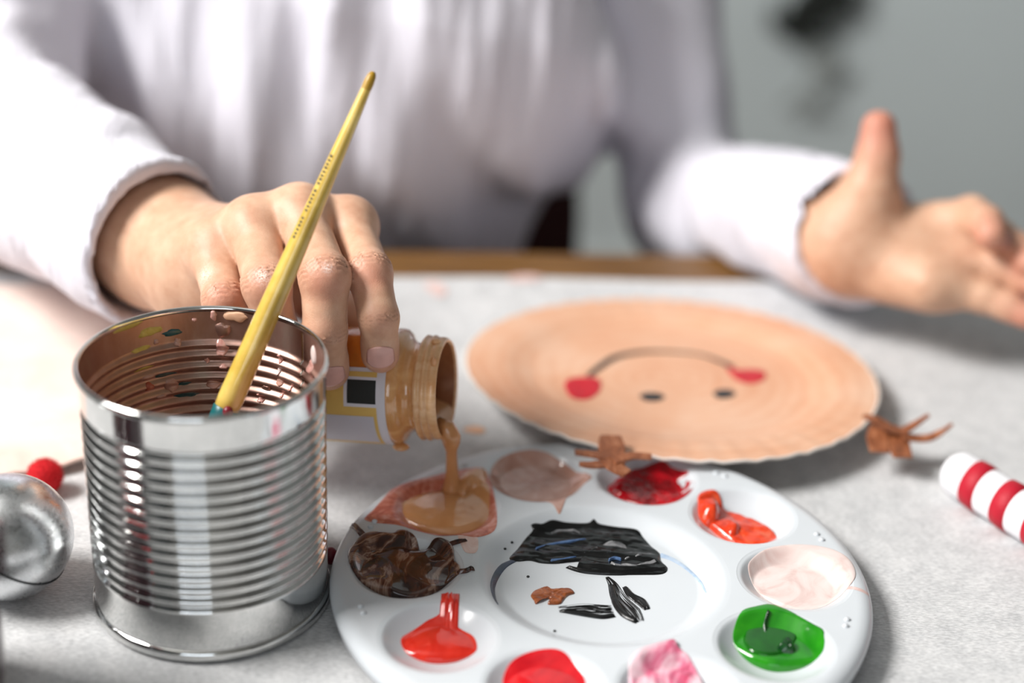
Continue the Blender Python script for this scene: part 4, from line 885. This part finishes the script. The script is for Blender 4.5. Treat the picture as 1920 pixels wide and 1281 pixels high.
def nail(J, r, facing, field, wid=.0056, ln=.0115, back=.0100):
    a = unit(J[3]-J[2]); n = unit(facing-a*np.dot(facing, a)); s = np.cross(a, n); R = r[3]; nu_, nv_ = 12, 12; base, dirs = [], []; fs = []
    for i in range(nu_+1):
        for j in range(nv_+1):
            x = -1+2*j/nv_; t = i/nu_; l = -back+ln*t+.0026*x*x*(1-t)**2-.0020*x*x*t*t
            ang = x*wid/R*(1-.12*(1-t)**2); base.append(J[3]+a*l); dirs.append(math.sin(ang)*s+math.cos(ang)*n)
    base, dirs = np.array(base), np.array(dirs); h = np.full(len(base), R+.006)
    for _ in range(14): h -= field((base+dirs*h[:, None]).astype(np.float32))*.9
    t_ = np.repeat(np.linspace(0, 1, nu_+1), nv_+1); x_ = np.tile(np.linspace(-1, 1, nv_+1), nu_+1)
    h = np.where(t_ > .55, np.maximum(h, np.interp(t_, [.5, 1], [1, .93])*R*.99), h)
    top = base+dirs*(h+.00045*(1-.5*x_**4))[:, None]; bot = base+dirs*(h-.0006)[:, None]; vs = np.concatenate([top, bot])
    W_ = nv_+1; N_ = (nu_+1)*W_
    for i in range(nu_):
        for j in range(nv_): q = i*W_+j; fs += [(q, q+1, q+W_+1, q+W_), (N_+q, N_+q+W_, N_+q+W_+1, N_+q+1)]
    for i in range(nu_): fs += [(i*W_, (i+1)*W_, N_+(i+1)*W_, N_+i*W_), (i*W_+nv_, N_+i*W_+nv_, N_+(i+1)*W_+nv_, (i+1)*W_+nv_)]
    for j in range(nv_): fs += [(j, N_+j, N_+j+1, j+1), (nu_*W_+j, nu_*W_+j+1, N_+nu_*W_+j+1, N_+nu_*W_+j)]
    return mk('fingernail', vs, fs, 'nail', person)
for nm, (J, r) in RH.items(): nail(J, r, unit(CO-J[3])*.9+V(0, 0, .25), right_hand, r[3]*.80)
for nm, (J, r) in LH.items(): nail(J, r, -unit(CO-J[3])+V(0, 0, .3), left_hand, r[3]*.80)
nail(thumb, [.0125, .0115, .0105, .0085], V(0, 1, .2), right_hand, .0068); nail(LT, [.0145, .0135, .0118, .0098], V(.5, .8, .2), left_hand, .0075)

# ---- shirt
def waves(P, fr, seed, n=7):
    r = np.random.default_rng(seed); d = np.zeros(len(P), np.float32)
    for k in range(n):
        v = (r.normal(size=3)*np.array(fr)).astype(np.float32); d += np.sin(P@v+np.float32(r.uniform(0, 6.28)))
    return d/math.sqrt(n)
def frame_along(a, b):
    t = unit(b-a); e = unit(np.cross(t, V(0, 0, 1))); return t, e, np.cross(e, t)
RC = ud(306, 466, .820); LC = ud(1604, 434, .9525)                   # cuff centres
def sleeve_end(P, c, t, s, k):                                       # slab that ends a sleeve with a slanted cuff
    return (P-c.astype(np.float32))@t.astype(np.float32)
rt = unit(RC-RE); lt = unit(LC-LE)
rcut = unit(rt+CR*.06+_fw*.12); lcut = unit(lt+V(.0, .0, -.05))
def shirt(P):
    S = P*np.array([1, 1.40, 1], np.float32); sc = lambda v: v*V(1, 1.40, 1)
    d = chain(S, [sc(V(-.295, 1.225, -.30)), sc(V(-.235, 1.170, -.08)), sc(V(-.145, 1.140, .10)), sc(V(-.125, 1.17, .26))], [.155, .165, .190, .120], .08)/1.28
    d = smin(d, cone(P, SHR+V(.04, 0, 0), SHL-V(.05, .02, 0), .068, .062), .06)
    d = d+.0085*waves(P+.25*P[:, [2, 0, 1]], (52, 15, 16), 3)+.0040*waves(P, (120, 30, 26), 5)+.0012*waves(P, (330, 50, 20), 6)
    ra = smin(cone(P, SHR, RE, .072, .056), cone(P, RE, RC, .056, .0450), .035)
    la = smin(cone(P, SHL, LE+V(0, .0, .0), .054, .045), cone(P, LE, LC, .0455, .0400), .015)
    ra = ra+.0030*waves(P, (40, 40, 60), 11)+.0014*waves(P, (120, 90, 150), 12); la = la+.0032*waves(P, (45, 45, 50), 13)
    # cut the cuffs and hollow them
    ra = smax(ra, (P-RC.astype(np.float32))@rcut.astype(np.float32), .003); la = smax(la, (P-LC.astype(np.float32))@lcut.astype(np.float32), .003)
    d = smin(d, ra, .035); d = smin(d, la, .03)
    d = smax(d, -cone(P, RC-rt*.075, RC+rt*.06, .031, .0432), .003)
    d = smax(d, -cone(P, LC-lt*.07, LC+lt*.06, .028, .0372), .004)
    d = smax(d, -cone(P, NEK+V(0, -.01, -.10), NEK+V(0, -.02, .16), .045, .085), .012)           # neck opening
    return smax(smax(d, -table_block(P), .006), -.312-P[:, 2], .006)
v_, q_ = surface(shirt, (-.70, .66, -.40), (.36, 1.50, .42), .0042)
mk('shirt', v_, q_, 'shirt_cotton', person, True, fix=False)
# ---- trousers, shoes, hair
KR, KL, AR_, AL_ = V(-.22, .86, -.24), V(.04, .86, -.24), V(-.22, .92, -.66), V(.05, .92, -.66)
def trousers(P):
    d = cone(P, V(-.29, 1.25, -.22), V(-.12, 1.25, -.22), .105, .105)
    for K, A, x in ((KR, AR_, -.29), (KL, AL_, -.12)): d = smin(d, smin(cone(P, V(x, 1.22, -.21), K, .085, .062), cone(P, K, A, .060, .048), .03), .04)
    return smax(d+.002*waves(P, (40, 40, 40), 21), -seat_block(P), .01)
v_, q_ = surface(trousers, (-.46, .76, -.74), (.16, 1.40, -.06), .009); mk('trousers', v_, q_, 'trouser_cloth', person, True, fix=False)
for A in (AR_, AL_):
    f = lambda P: smax(smin(cone(P, A+V(0, .02, -.03), A+V(0, -.14, -.045), .042, .034), cone(P, A+V(0, .01, 0), A+V(0, 0, -.03), .045, .045), .03), (FZ+.001)-P[:, 2], .004)
    v_, q_ = surface(f, A+V(-.07, -.21, -.09), A+V(.07, .10, .07), .006); mk('shoe', v_, q_, 'dark_leather', person, True, fix=False)
def hair(P):
    d = ell(P, hp(0, -.012, .035), (.084, .100, .112), HM); d = smin(d, ell(P, hp(0, -.06, -.06), (.075, .050, .10), HM), .05)
    d = smax(d, -ell(P, hp(0, .075, -.045), (.062, .075, .105), HM), .02)
    return smax(d, -cone(P, NEK, hp(0, 0, -.04), .055, .05), .02)+.002*waves(P, (150, 60, 30), 31)
v_, q_ = surface(hair, HED-.2, HED+.2, .006); mk('hair', v_, q_, 'hair_brown', person, True, fix=False)
